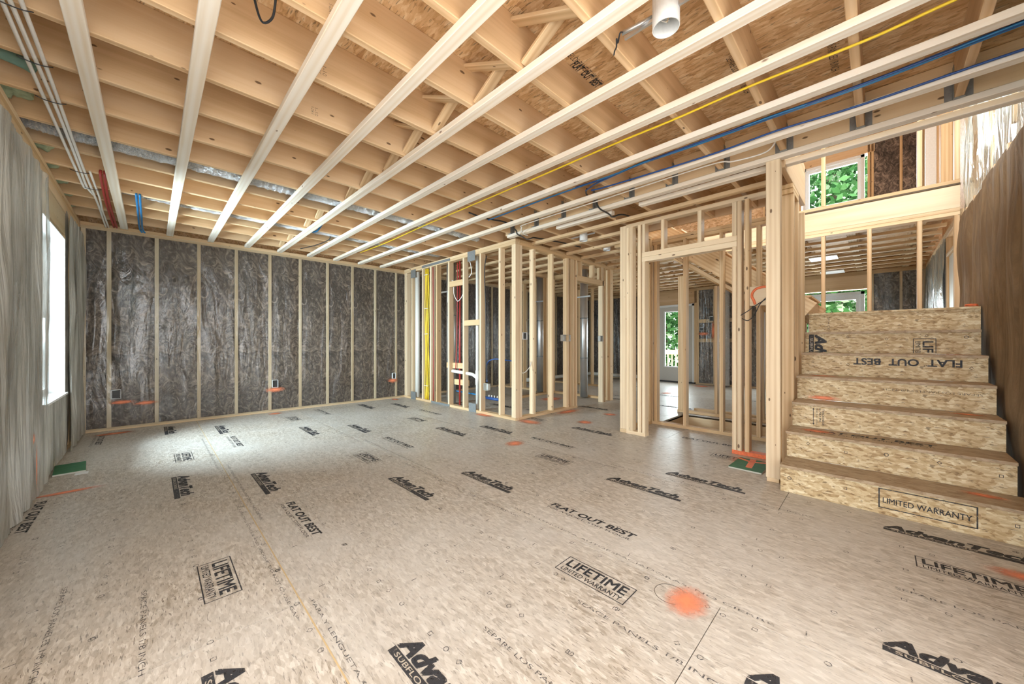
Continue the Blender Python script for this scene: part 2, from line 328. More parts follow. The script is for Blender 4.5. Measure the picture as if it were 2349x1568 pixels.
def lum(name, x0, x1, y0, y1, z0, z1, m, parent=None, c=0.003):
    """axis aligned lumber, the grain runs along its longest side"""
    d = (x1 - x0, y1 - y0, z1 - z0); k = max(range(3), key=lambda i: d[i])
    cx, cy, cz = (x0 + x1) / 2, (y0 + y1) / 2, (z0 + z1) / 2
    if k == 0: return board(name, (x0, cy, cz), (x1, cy, cz), (0, 0, 1), d[1], d[2], m, parent, c)
    if k == 1: return board(name, (cx, y0, cz), (cx, y1, cz), (0, 0, 1), d[0], d[2], m, parent, c)
    return board(name, (cx, cy, z0), (cx, cy, z1), (1, 0, 0), d[1], d[0], m, parent, c)
def boxv(x0, x1, y0, y1, z0, z1):
    return ([(x0, y0, z0), (x1, y0, z0), (x1, y1, z0), (x0, y1, z0), (x0, y0, z1), (x1, y0, z1), (x1, y1, z1), (x0, y1, z1)],
            [(0, 3, 2, 1), (4, 5, 6, 7), (0, 1, 5, 4), (1, 2, 6, 5), (2, 3, 7, 6), (3, 0, 4, 7)])
def boxes(name, lst, m, parent=None, origin=None, mats=None, mi=None):
    vs, fs, fm = [], [], []
    o = Vector(origin or (lst[0][0], lst[0][2], lst[0][4]))
    for i, b in enumerate(lst):
        v, f = boxv(*b); n = len(vs)
        vs += [tuple(Vector(p) - o) for p in v]; fs += [tuple(n + q for q in g) for g in f]; fm += [mi[i] if mi else 0] * 6
    return mesh(name, vs, fs, m, parent, Matrix.Translation(o), mats=mats, fm=fm if mi else None)
def spline(pts, n=8):
    P = [Vector(p) for p in pts]; P = [P[0] * 2 - P[1]] + P + [P[-1] * 2 - P[-2]]; out = []
    for i in range(1, len(P) - 2):
        for j in range(n):
            t = j / n; a, b, c, d = P[i - 1], P[i], P[i + 1], P[i + 2]
            out.append(0.5 * ((2 * b) + (c - a) * t + (2 * a - 5 * b + 4 * c - d) * t * t + (3 * b - a - 3 * c + d) * t ** 3))
    out.append(P[-2]); return out
def tube_geo(pts, r, seg=8, caps=True, rfun=None):
    vs, fs = [], []; P = [Vector(p) for p in pts]
    t0 = (P[1] - P[0]).normalized(); nrm = t0.orthogonal().normalized()
    for i, p in enumerate(P):
        t = (P[min(i + 1, len(P) - 1)] - P[max(i - 1, 0)]).normalized()
        nrm = (nrm - t * nrm.dot(t)).normalized(); bn = t.cross(nrm)
        for k in range(seg):
            a = 2 * PI * k / seg; rr = r * (rfun(i, k) if rfun else 1)
            vs.append(tuple(p + (nrm * math.cos(a) + bn * math.sin(a)) * rr))
    for i in range(len(P) - 1):
        for k in range(seg):
            a = i * seg + k; b = i * seg + (k + 1) % seg
            fs.append((a, b, b + seg, a + seg))
    if caps: fs += [tuple(range(seg - 1, -1, -1)), tuple(range((len(P) - 1) * seg, len(P) * seg))]
    return vs, fs
def tube(name, pts, r, m, parent=None, seg=8, n=8, rfun=None, sp=True):
    q = spline(pts, n) if sp and len(pts) > 2 else pts
    o = Vector(q[0]); vs, fs = tube_geo([Vector(p) - o for p in q], r, seg, rfun=rfun)
    return mesh(name, vs, fs, m, parent, Matrix.Translation(o), smooth=True)
def join_tubes(name, lists, r, m, parent=None, seg=8, n=8):
    o = Vector(lists[0][0]); V, Fc = [], []
    for l in lists:
        q = spline(l, n) if len(l) > 2 else l
        vs, fs = tube_geo([Vector(p) - o for p in q], r, seg); k = len(V); V += vs; Fc += [tuple(k + i for i in f) for f in fs]
    return mesh(name, V, Fc, m, parent, Matrix.Translation(o), smooth=True)

def text_geo(s, length, height, bold=0.0, shear=0.0, tight=True):
    """flat lettering: returns verts (x right, y up) scaled to length x cap height"""
    cu = bpy.data.curves.new('lettering', 'FONT'); cu.body = s; cu.size = 1.0; cu.shear = shear; cu.resolution_u = 3; cu.fill_mode = 'FRONT'
    to = bpy.data.objects.new('lettering', cu); C.objects.link(to)
    dg = bpy.context.evaluated_depsgraph_get(); me = to.evaluated_get(dg).to_mesh()
    vs = [tuple(v.co) for v in me.vertices]; fs = [tuple(p.vertices) for p in me.polygons]
    to.evaluated_get(dg).to_mesh_clear(); bpy.data.objects.remove(to); bpy.data.curves.remove(cu)
    if bold > 0:      # heavier strokes: the same letters laid again a little to each side
        d = bold * 0.8; base, bf, n = vs, fs, len(vs); vs, fs = list(base), list(bf)
        for q, (ax, ay) in enumerate(((-d, -d), (d, -d), (-d, d), (d, d))):
            fs += [tuple(i + n * (q + 1) for i in f) for f in bf]; vs += [(v[0] + ax, v[1] + ay, 0.00006 * (q + 1)) for v in base]
    x0 = min(v[0] for v in vs); x1 = max(v[0] for v in vs); y1 = max(v[1] for v in vs); y0 = min(0.0, min(v[1] for v in vs)) if tight else 0
    sx = length / (x1 - x0); sy = height / (y1 - y0)
    return [((v[0] - x0) * sx, (v[1] - y0) * sy, v[2]) for v in vs], fs
def quad2(x0, x1, y0, y1): return [(x0, y0, 0), (x1, y0, 0), (x1, y1, 0), (x0, y1, 0)], [(0, 1, 2, 3)]
def frame2(x0, x1, y0, y1, w):
    vs, fs = [], []
    for q in ((x0, x1, y0, y0 + w), (x0, x1, y1 - w, y1), (x0, x0 + w, y0, y1), (x1 - w, x1, y0, y1)):
        v, f = quad2(*q); n = len(vs); vs += v; fs += [tuple(n + i for i in g) for g in f]
    return vs, fs
def merge(parts):
    vs, fs, fm = [], [], []
    for (v, f), dx, dy, dz, mi in parts:
        n = len(vs); vs += [(p[0] + dx, p[1] + dy, p[2] + dz) for p in v]; fs += [tuple(n + i for i in g) for g in f]; fm += [mi] * len(f)
    return vs, fs, fm
_st = {}
def stamp_geo(kind):
    if kind not in _st:
        if kind == 'logo':
            p = [(text_geo('AdvanTech', 0.52, 0.070, bold=0.055, shear=0.30), 0, 0.033, 0, 0), (quad2(0.0, 0.55, 0.0, 0.030), 0, 0, 0, 0),
                 (text_geo('SUBFLOORING', 0.30, 0.017, bold=0.01), 0.03, 0.0065, 0.0006, 1)]
        elif kind == 'flat':
            p = [(text_geo('FLAT OUT BEST', 0.57, 0.048, bold=0.035, shear=0.12), 0, 0.036, 0, 0), (text_geo('FOR A QUIET, STIFF FLOOR', 0.56, 0.022), 0, 0, 0, 0)]
        elif kind == 'life':
            p = [(frame2(0, 0.345, 0, 0.125, 0.0045), 0, 0, 0, 0), (text_geo('LIFETIME', 0.30, 0.058, bold=0.026), 0.022, 0.052, 0, 0), (text_geo('LIMITED WARRANTY', 0.30, 0.028, bold=0.004), 0.022, 0.013, 0, 0)]
        elif kind == 'limited':
            p = [(frame2(0, 0.345, 0.0, 0.125, 0.0055), 0, 0, 0, 0), (text_geo('LIMITED WARRANTY', 0.31, 0.034, bold=0.012), 0.017, 0.035, 0, 0)]
        elif kind == 'flat1':
            p = [(text_geo('FLAT  OUT  BEST', 0.55, 0.055, bold=0.03), 0, 0, 0, 0)]
        elif kind == 'lap':
            p = [(text_geo('PARA Y LENGUETA AUTOESPACIADORAS, NO CIERRE', 1.35, 0.016), 0, 0, 0, 0)]
        elif kind == 'self':
            p = [(text_geo('SELF-SPACING TONGUE AND GROOVE, DO NOT CLOSE GAP', 1.35, 0.014), 0, 0, 0, 0)]
        elif kind == 'separe':
            p = [(text_geo('SEPARE LOS PANELES 1/8 INCH', 0.62, 0.017), 0, 0, 0, 0)]
        elif kind == 'space':
            p = [(text_geo('SPACE PANELS 1/8 INCH', 0.55, 0.017), 0, 0, 0, 0), (merge([(frame2(0, 0.03, 0, 0.03, 0.003), 0, 0, 0, 0), (quad2(-0.03, 0.06, 0.013, 0.016), 0, 0, 0, 0)])[:2], 0.62, -0.008, 0, 0)]
        elif kind == 'thick':
            p = [(text_geo('THICKNESS', 0.125, 0.014, bold=0.01), 0, 0.066, 0, 0), (text_geo('0.703 IN', 0.10, 0.014, bold=0.01), 0.0, 0.046, 0, 0), (text_geo('SPACING 1/8 IN', 0.125, 0.010), 0, 0.026, 0, 0), (quad2(0, 0.13, 0.006, 0.010), 0, 0, 0, 0),
                 (([(0, 0.008, 0), (0.012, 0.0, 0), (0.012, 0.016, 0)], [(0, 1, 2)]), 0, 0, 0, 0), (([(0.13, 0.008, 0), (0.118, 0.016, 0), (0.118, 0.0, 0)], [(0, 1, 2)]), 0, 0, 0, 0)]
        elif kind == 'grade':
            p = [(text_geo('1-10', 0.05, 0.02), 0, 0.02, 0, 0), (text_geo('S-DRY', 0.05, 0.014), 0, 0, 0, 0)]
        _st[kind] = merge(p)
    return _st[kind]
def stamp(kind, org, right, up, parent, m=None, sx=1.0, sy=1.0, name='printed_stamp', crop=None):
    vs, fs, fm = stamp_geo(kind)
    if crop:
        keep = [i for i, f in enumerate(fs) if min(vs[j][0] for j in f) < crop[1] and max(vs[j][0] for j in f) > crop[0]]
        fs2 = [fs[i] for i in keep]; fm = [fm[i] for i in keep]; fs = fs2
        clampv = lambda v: (min(max(v[0], crop[0]), crop[1]), min(max(v[1], crop[2]), crop[3]), v[2])
        vs = [clampv(v) for v in vs]
    x = Vector(right).normalized(); y = Vector(up).normalized(); z = x.cross(y); o = Vector(org) + z * 0.0009
    mw = Matrix(((x.x, y.x, z.x, o.x), (x.y, y.y, z.y, o.y), (x.z, y.z, z.z, o.z), (0, 0, 0, 1)))
    return mesh(name, [(v[0] * sx, v[1] * sy, v[2]) for v in vs], fs, None, parent, mw, mats=[m or M['ink'], M['paper']], fm=fm)
def spray(org, right, up, rx, ry, parent, name='spray_paint_mark'):
    """a sprayed blotch lying on a surface; local radius 1"""
    x = Vector(right).normalized(); y = Vector(up).normalized(); z = x.cross(y); o = Vector(org) + z * 0.0016
    n = 20; vs = [(0, 0, 0)] + [(math.cos(2 * PI * i / n) * 1.3, math.sin(2 * PI * i / n) * 1.3, 0) for i in range(n)]
    fs = [(0, 1 + i, 1 + (i + 1) % n) for i in range(n)]
    mw = Matrix(((x.x * rx, y.x * ry, z.x, o.x), (x.y * rx, y.y * ry, z.y, o.y), (x.z * rx, y.z * ry, z.z, o.z), (0, 0, 0, 1)))
    return mesh(name, vs, fs, M['spray'], parent, mw)
ORD = ['first', 'second', 'third', 'fourth', 'fifth', 'sixth', 'seventh', 'eighth', 'ninth', 'tenth', 'eleventh', 'twelfth', 'thirteenth', 'fourteenth', 'fifteenth', 'sixteenth', 'seventeenth', 'eighteenth', 'nineteenth', 'twentieth']

XL, YF, XB, YR = -0.58, 6.44, 9.83, -0.60      # inner faces: left, far, back and right hand walls
ZP, ZJ, ZT = 2.37, 2.446, 2.68                # underside of top plates, underside of joists, top of joists
T = 0.038; D4 = 0.089

# ================================================================== floor
floor = empty('floor', (0, 0, 0), kind='structure', label='grey-beige strand board subfloor with black printing and orange spray marks')
HOLE = (4.70, 5.62, 0.56, 2.03)
def cut(x0, x1, y0, y1):
    hx0, hx1, hy0, hy1 = HOLE
    if x1 <= hx0 or x0 >= hx1 or y1 <= hy0 or y0 >= hy1: return [(x0, x1, y0, y1)]
    r = []
    if x0 < hx0: r.append((x0, hx0, y0, y1))
    if x1 > hx1: r.append((hx1, x1, y0, y1))
    a, b = max(x0, hx0), min(x1, hx1)
    if y0 < hy0: r.append((a, b, y0, hy0))
    if y1 > hy1: r.append((a, b, hy1, y1))
    return r
cols = [-0.72, 0.43, 1.60, 2.78, 3.96, 5.14, 6.32, 7.50, 8.68, 9.95]
for ci in range(len(cols) - 1):
    off = 1.64 if ci % 2 == 0 else 0.44
    ys = [-0.72] + [off + 2.4 * k for k in range(-1, 3) if -0.6 < off + 2.4 * k < 6.5] + [6.58]
    for a, b in zip(ys[:-1], ys[1:]):
        q = cut(cols[ci] + 0.0015, cols[ci + 1] - 0.0015, a + 0.0015, b - 0.0015)
        boxes('subfloor_panel', [(p[0], p[1], p[2], p[3], -0.018, 0.0) for p in q], M['floor'], floor)
boxes('seam_edge', [(0.4275, 0.4325, -0.6, 6.42, -0.012, 0.0006)], M['glue'], floor)
boxes('panel_underlay', [(a[0], a[1], a[2], a[3], -0.04, -0.0185) for a in cut(-0.72, 9.95, -0.72, 6.58)], M['tape'], floor)
# printing: reads along -Y with its top towards +X
RT, UP = (0, -1, 0), (1, 0, 0)
logo = [(0.11, 3.86), (0.11, 1.49), (0.56, 3.52), (0.57, 1.175), (0.56, 5.86), (0.11, 6.25), (1.29, 2.66), (1.29, 0.29), (1.29, 5.04), (1.76, 2.36), (1.77, -0.01), (1.76, 4.74),
        (2.47, 1.47), (2.47, 3.83), (2.47, 6.2), (2.91, 1.20), (2.92, -0.02), (2.91, 3.52), (2.91, 5.9), (3.66, 2.66), (3.66, 5.0), (4.1, 4.7), (-0.68, 4.74), (5.0, 3.5), (6.0, 2.6), (6.4, 5.0), (7.2, 3.2), (6.3, 1.2), (8.2, 4.4)]
flat = [(0.585, 2.72), (0.585, 5.10), (1.79, 1.49), (1.79, 3.84), (1.79, 6.2), (2.93, 2.70), (2.93, 5.05), (-0.57, 3.88), (-0.45, 6.2), (4.12, 1.53), (4.13, 3.9), (5.3, 2.9), (6.5, 3.9), (7.6, 1.6)]
life = [(0.15, 2.24), (0.15, 4.66), (1.333, 1.062), (1.333, 3.46), (1.333, 5.86), (2.51, 2.23), (2.54, -0.125), (2.51, 4.60), (3.67, 1.10), (3.67, 3.5), (6.1, 3.6)]
for i, (x, y) in enumerate(logo): stamp('logo', (x, y, 0), RT, UP, floor, M['ink'])
for x, y in flat: stamp('flat', (x, y, 0), RT, UP, floor, M['ink'])
for x, y in life: stamp('life', (x, y, 0), RT, UP, floor, M['ink'])
for x in (0.455, 1.625, 2.80):
    for y in (1.62, 3.9): stamp('lap', (x, y, 0), RT, UP, floor, M['ink_f'])
for x in (0.385, 1.56, 2.745):
    for y in (2.9, 5.2): stamp('self', (x, y, 0), RT, UP, floor, M['ink_f'])
stamp('separe', (0.86, 1.02, 0), RT, UP, floor, M['ink_f']); stamp('space', (1.22, 0.86, 0), RT, UP, floor, M['ink_f'])
stamp('separe', (-0.27, 2.45, 0), RT, UP, floor, M['ink_f']); stamp('space', (-0.03, 2.18, 0), RT, UP, floor, M['ink_f'])
stamp('separe', (2.25, -0.05, 0), RT, UP, floor, M['ink_f'])
def guide_marks():
    vs, fs = [], []
    def ring(cx, cy, n, r, rot):
        k = len(vs)
        for q in (r, r * 0.72):
            for i in range(n): a = rot + 2 * PI * i / n; vs.append((cx + q * math.cos(a), cy + q * math.sin(a), 0.0012))
        for i in range(n): fs.append((k + i, k + (i + 1) % n, k + n + (i + 1) % n, k + n + i))
    for s in cols[:5]:
        for j in range(1, 5):
            x = s - 0.01 + 0.292 * j if j < 4 else s + 1.13
            for per, n, r, rot in ((0.305, 12, 0.0105, 0), (0.4064, 4, 0.0125, PI / 4), (0.4877, 4, 0.0115, 0)):
                y = -0.5 + R.uniform(0, 0.02)
                while y < 6.3:
                    if R.random() < 0.9: ring(x + R.uniform(-0.004, 0.004), y, n, r, rot)
                    y += per
            for q in range(6):
                y = R.uniform(-0.5, 6.2); k = len(vs); vs.extend([(x + 0.1, y, 0.0012), (x + 0.125, y + 0.002, 0.0012), (x + 0.125, y + 0.006, 0.0012), (x + 0.1, y + 0.004, 0.0012)]); fs.append((k, k + 1, k + 2, k + 3))
    return mesh('nailing_guide_mark', vs, fs, M['ink_f'], floor)
tag(guide_marks(), kind='stuff')
# pencil circle round the big paint spot
join_tubes('pencil_line', [[(1.535 + 0.062 * math.cos(a * PI / 12), 0.61 + 0.062 * math.sin(a * PI / 12), 0.001) for a in range(25)]], 0.0007, M['black'], floor, seg=4, n=2)
for x, y, rx, ry in ((1.535, 0.545, 0.115, 0.085), (3.20, 6.30, 0.07, 0.12), (1.30, 6.27, 0.10, 0.10), (2.68, 2.66, 0.13, 0.10), (3.42, 4.02, 0.10, 0.20), (3.55, 3.25, 0.12, 0.2), (4.05, 2.72, 0.12, 0.12),
                     (4.5, 3.32, 0.3, 0.10), (4.75, 2.76, 0.10, 0.12), (-0.42, 4.0, 0.20, 0.045), (-0.3, 6.2, 0.2, 0.09), (2.76, -0.48, 0.07, 0.14), (3.70, 0.78, 0.14, 0.18), (7.6, 3.1, 0.2, 0.12), (9.4, 3.0, 0.2, 0.2), (5.3, 4.3, 0.3, 0.2)):
    spray((x, y, 0.0006), (1, 0, 0), (0, 1, 0), rx, ry, floor)

# the open basement stair hole under the upper flight
well = empty('trim_1', (4.7, 0.56, -0.3), kind='structure', label='pine lined opening in the floor above the basement stairs')
hx0, hx1, hy0, hy1 = HOLE
lum('rim_board', hx1, hx1 + T, hy0, hy1, -0.29, -0.02, M['beam'], well); lum('rim_board', hx0 - T, hx0, hy0, hy1, -0.29, -0.02, M['beam'], well)
lum('rim_board', hx0, hx1, hy1, hy1 + T, -0.29, -0.02, M['joist'], well); lum('rim_board', hx0, hx1, hy0 - T, hy0, -0.29, -0.02, M['beam'], well)
boxes('basement_wall', [(hx0 - 0.1, hx0 - 0.04, hy0 - 0.1, hy1 + 0.1, -2.6, -0.3), (hx1 + 0.04, hx1 + 0.1, hy0 - 0.1, hy1 + 0.1, -2.6, -0.3), (hx0, hx1, hy1 + 0.04, hy1 + 0.1, -2.6, -0.3), (hx0, hx1, hy0 - 0.1, hy0 - 0.04, -2.6, -0.3), (hx0 - 0.1, hx1 + 0.1, hy0 - 0.1, hy1 + 0.1, -2.66, -2.6)], M['concrete'], well)

gr = boxes('ground', [(-40, 70, -50, 60, -0.75, -0.7)], M['ground']); tag(gr, kind='structure', label='bare ground outside the house')

# ================================================================== insulated outer walls
def batt_sheet(name, axis, fixed, u0, u1, z0, z1, depth, m, parent, sgn, amp=0.012, seed=0, nu=10, nz=34, fold=0.0):
    """one soft insulation batt bulging between its studs. axis 'x': spans X at Y=fixed; 'y': spans Y at X=fixed; sgn: outward direction"""
    vs, fs = [], []; uc, zc = (u0 + u1) / 2, z0
    for i in range(nu + 1):
        for j in range(nz + 1):
            u = u0 + (u1 - u0) * i / nu; z = z0 + (z1 - z0) * j / nz
            e = math.sin(PI * i / nu) ** 0.5 if 0 < i < nu else 0
            q = e * (0.5 + 0.5 * math.sin(PI * j / nz) ** 0.3 if 0 < j < nz else 0.2)
            d = q * (0.018 + amp * mnoise.noise(Vector((u * 6 + seed, z * 2.2, seed * 1.7))) + fold * mnoise.noise(Vector((u * 22 + seed * 3, z * 0.8, 4))))
            v = fixed + sgn * depth - sgn * d
            vs.append((u - uc, v - fixed, z - zc) if axis == 'x' else (v - fixed, u - uc, z - zc))
    for i in range(nu):
        for j in range(nz):
            a = i * (nz + 1) + j; b = a + nz + 1; fs.append((a, b, b + 1, a + 1))
    org = (uc, fixed, zc) if axis == 'x' else (fixed, uc, zc)
    return mesh(name, vs, fs, m, parent, Matrix.Translation(Vector(org)), smooth=True)
def film(name, axis, fixed, u0, u1, z0, z1, m, parent, fold=0.004, period=1.0, off=0.0, seed=0, top=None, du=0.03, dz=0.07, bot=None, ridge=False):
    vs, fs = [], []; nu = max(2, int((u1 - u0) / du)); nz = max(2, int((z1 - z0) / dz)); uc = (u0 + u1) / 2
    for i in range(nu + 1):
        u = u0 + (u1 - u0) * i / nu
        zt = top(u) if top else z1; zb = bot(u) if bot else z0
        for j in range(nz + 1):
            z = zb + (zt - zb) * j / nz
            d = fold * (mnoise.noise(Vector((u * 9 * period + seed, z * 0.9, seed))) + 0.4 * mnoise.noise(Vector((u * 25 * period, z * 2.5, seed + 3))))
            if ridge:
                for c, lo, hi, a in ((-0.30, 0.75, 1.95, 0.035), (-0.475, 0.7, 1.75, 0.02)):
                    w = max(0.0, min(1.0, (z - lo) * 4, (hi - z) * 4)); q = (u - c - 0.05 * mnoise.noise(Vector((z * 2.2, c * 9, 1)))) / (0.028 + 0.02 * max(0, 1.3 - z))
                    d -= a * w * math.exp(-q * q)
            v = off + d
            vs.append((u - uc, v, z - z0) if axis == 'x' else (v, u - uc, z - z0))
    for i in range(nu):
        for j in range(nz):
            a = i * (nz + 1) + j; b = a + nz + 1; fs.append((a, b, b + 1, a + 1))
    org = (uc, fixed, z0) if axis == 'x' else (fixed, uc, z0)
    return mesh(name, vs, fs, m, parent, Matrix.Translation(Vector(org)), smooth=True)

# --- far wall (Y = 6.44)
wf = empty('wall_far', (-0.6, YF, 0), kind='structure', label='far stud wall filled with dark insulation behind clear film')
lum('bottom_plate', XL, XB, YF, YF + 0.14, 0.0, T, M['stud'], wf)
lum('top_plate', XL, XB, YF, YF + 0.14, ZP, ZP + T, M['stud'], wf); lum('top_plate', XL, XB, YF + 0.002, YF + 0.14, ZP + T, ZJ, M['stud'], wf)
fs_x = [-0.575 + 0.0] + [-0.376 + 0.4064 * k for k in range(0, 25)]
for x in fs_x: lum('stud', x, x + T, YF, YF + 0.14, T, ZP, M['white_wood'] if x < 4 else M['stud'], wf)
for i, x in enumerate(fs_x):
    x1 = fs_x[i + 1] if i + 1 < len(fs_x) else XB
    batt_sheet('insulation_batt', 'x', YF, x + T, x1, T, ZP, 0.022, M['batt'], wf, 1, seed=i * 3.1)
film('vapour_film', 'x', YF - 0.006, XL, 0.04, 0.02, ZP + 0.03, M['film'], wf, fold=0.008, seed=2, du=0.012, dz=0.04, ridge=True)
film('vapour_film', 'x', YF - 0.006, 0.04, 3.44, 0.02, ZP + 0.03, M['film'], wf, fold=0.008, seed=2)
film('vapour_film', 'x', YF - 0.006, 3.60, XB, 0.02, ZP + 0.03, M['film'], wf, fold=0.012, seed=5)
boxes('sheathing', [(XL - 0.2, XB + 0.2, YF + 0.14, YF + 0.16, -0.2, 5.2)], M['deck'], wf)
for x, z in ((-0.25, 0.33), (-0.05, 0.30)): spray((x, YF - 0.012, z), (1, 0, 0), (0, 0, 1), 0.13, 0.03, wf)
spray((1.33, YF - 0.014, 0.34), (1, 0, 0), (0, 0, 1), 0.14, 0.045, wf); spray((3.22, YF - 0.014, 0.34), (1, 0, 0), (0, 0, 1), 0.12, 0.05, wf)

# --- left wall (X = -0.58) with the window opening
wl = empty('wall_left', (XL, -0.6, 0), kind='structure', label='left stud wall under cloudy film around the white window')
WY0, WY1, WZ0, WZ1 = 4.40, 5.42, 0.565, 2.03
lum('bottom_plate', XL - 0.14, XL, -0.6, YF, 0, T, M['stud'], wl)
lum('top_plate', XL - 0.14, XL, -0.6, YF, ZP, ZP + T, M['stud_tan'], wl); lum('top_plate', XL - 0.14, XL - 0.001, -0.6, YF, ZP + T, ZJ, M['stud'], wl)
lum('top_plate', XL - 0.139, XL - 0.001, -0.6, YF, 2.282, ZP - 0.001, M['stud'], wl)
lum('window_header', XL - 0.13, XL - 0.004, WY0 - 0.08, WY1 + 0.08, WZ1 + T, 2.281, M['beam'], wl)
lum('window_sill_plate', XL - 0.14, XL - 0.002, WY0, WY1, WZ0 - T, WZ0, M['stud'], wl)
ys = [-0.58, 1.66, 1.832, 2.2384, 2.6448, 3.0512, 3.4576, 3.864, 4.27, WY0 - T, WY1, 5.66, 6.0, 6.40]
for y in ys: lum('stud', XL - 0.14, XL, y, y + T, T, 2.28 if not (WY0 - 0.08 < y < WY1 + 0.04) else WZ1 + T, M['stud'], wl)
for i, y in enumerate(ys[:-1]):
    if y == WY0 - T:
        batt_sheet('insulation_batt', 'y', XL, y + T, (WY0 + WY1) / 2, T, WZ0 - T, 0.02, M['batt_l'], wl, -1, seed=9, nz=10)
        batt_sheet('insulation_batt', 'y', XL, (WY0 + WY1) / 2, WY1, T, WZ0 - T, 0.02, M['batt_l'], wl, -1, seed=10, nz=10)
    elif ys[i + 1] - y > T + 0.01 and y > 0:
        batt_sheet('insulation_batt', 'y', XL, y + T, ys[i + 1], T, ZP, 0.012, M['batt_l'], wl, -1, seed=i * 2.3, fold=0.02)
lum('sill_plate', XL - 0.14, XL, -0.54, 1.66, 0.24, 0.28, M['stud'], wl); lum('bay_header', XL - 0.14, XL, -0.54, 1.66, 2.24, 2.281, M['stud'], wl)
boxes('sheathing', [(XL - 0.16, XL - 0.14, -0.75, -0.54, -0.2, 2.8), (XL - 0.16, XL - 0.14, -0.54, 1.7, -0.2, 0.28), (XL - 0.16, XL - 0.14, -0.54, 1.7, 2.24, 2.8), (XL - 0.16, XL - 0.14, 1.7, WY0, -0.2, 2.8), (XL - 0.16, XL - 0.14, WY1, YF + 0.14, -0.2, 2.8), (XL - 0.16, XL - 0.14, WY0, WY1, -0.2, WZ0), (XL - 0.16, XL - 0.14, WY0, WY1, WZ1, 2.8)], M['deck'], wl)
f1 = dict(fold=0.028, period=0.9)
film('vapour_film', 'y', XL + 0.012, 1.7, WY0 - 0.01, 0.01, 2.27, M['film_l'], wl, seed=1, off=0.022, **f1)
film('vapour_film', 'y', XL + 0.012, WY1 + 0.01, YF - 0.02, 0.01, 2.27, M['film_l'], wl, seed=4, off=0.022, **f1)
film('vapour_film', 'y', XL + 0.010, WY0 - 0.01, WY1 + 0.01, 0.01, WZ0 - 0.01, M['film_l'], wl, fold=0.012, seed=6)
film('vapour_film', 'y', XL + 0.010, WY0 - 0.01, WY1 + 0.01, WZ1 + 0.01, ZP - 0.1, M['film'], wl, fold=0.006, seed=7)
spray((XL + 0.04, 3.84, 0.42), (0, -1, 0), (0, 0, 1), 0.09, 0.045, wl); spray((XL + 0.04, 3.95, 0.22), (0, -1, 0), (0, 0, 1), 0.03, 0.18, wl)

# left window
w1 = empty('window_1', (XL - 0.1, (WY0 + WY1) / 2, WZ0), kind='structure', label='tall white vinyl window in the left wall')
XO = XL - 0.135
boxes('window_frame', [(XO - 0.02, XL + 0.002, WY0, WY0 + 0.012, WZ0, WZ1), (XO - 0.02, XL + 0.002, WY1 - 0.012, WY1, WZ0, WZ1), (XO - 0.02, XL + 0.002, WY0, WY1, WZ1 - 0.012, WZ1)], M['white'], w1)
boxes('window_sill', [(XO - 0.02, XL + 0.02, WY0 - 0.004, WY1 + 0.004, WZ0 - 0.004, WZ0 + 0.014)], M['white'], w1)
zc = (WZ0 + WZ1) / 2
def sash(x, z0, z1, p):
    s = boxes('sash', [(x - 0.015, x + 0.015, WY0 + 0.012, WY0 + 0.055, z0, z1), (x - 0.015, x + 0.015, WY1 - 0.055, WY1 - 0.012, z0, z1), (x - 0.015, x + 0.015, WY0 + 0.05, WY1 - 0.05, z0, z0 + 0.045), (x - 0.015, x + 0.015, WY0 + 0.05, WY1 - 0.05, z1 - 0.045, z1)], M['white'], p)
    boxes('pane', [(x - 0.003, x + 0.003, WY0 + 0.05, WY1 - 0.05, z0 + 0.04, z1 - 0.04)], M['glass'], s)
sash(XO + 0.012, WZ0 + 0.014, zc + 0.02, w1); sash(XO - 0.02, zc - 0.02, WZ1 - 0.012, w1)

w4 = empty('window_3', (XL - 0.07, 0.56, 0.28), kind='structure', label='wide bay window opening beside the camera')
boxes('window_frame', [(XL - 0.13, XL - 0.03, y, y + 0.05, 0.28, 2.24) for y in (-0.54, 0.54, 1.61)], M['white'], w4)
# --- right hand wall (Y = -0.60), brown batts below, bright film above
wr = empty('wall_right', (1.9, YR, 0), kind='structure', label='right wall of bulging brown insulation with crinkled clear film above')
lum('bottom_plate', 1.55, XB, YR - 0.14, YR, 0, T, M['stud'], wr); lum('top_plate', 1.55, 6.0, YR - 0.14, YR - 0.06, ZP, ZJ, M['stud'], wr); lum('top_plate', 6.0, XB, YR - 0.14, YR, ZP, ZJ, M['stud'], wr)
rx = [2.4 + 0.4064 * k for k in range(-2, 9)]
for i, x in enumerate(rx + [6.05]): lum('stud', x, x + T, YR - 0.14, YR - 0.004, T, ZP, M['stud'], wr)
for i, x in enumerate(rx):
    batt_sheet('insulation_batt', 'x', YR, x + T * 0.2, x + 0.4064 + T * 0.2, T, 2.335 + 0.02 * math.sin(i * 2.1), 0.0, M['batt_b'], wr, -1, seed=i * 4.7, amp=0.025, fold=0.018, nu=14)
film('vapour_film', 'x', YR, 2.4, 5.98, 2.30, 3.9, M['film_w'], wr, fold=0.05, period=1.3, off=-0.03, seed=8, bot=lambda u: 2.33 + 0.04 * mnoise.noise(Vector((u * 5, 0, 0))) + 0.02 * mnoise.noise(Vector((u * 17, 3, 0))))
for k in (0, 1, 5, 8, 9): lum('upper_stud', 2.5 + 0.4064 * k, 2.5 + 0.4064 * k + T, YR - 0.2, YR - 0.1, ZT, 5.1, M['stud'], wr)
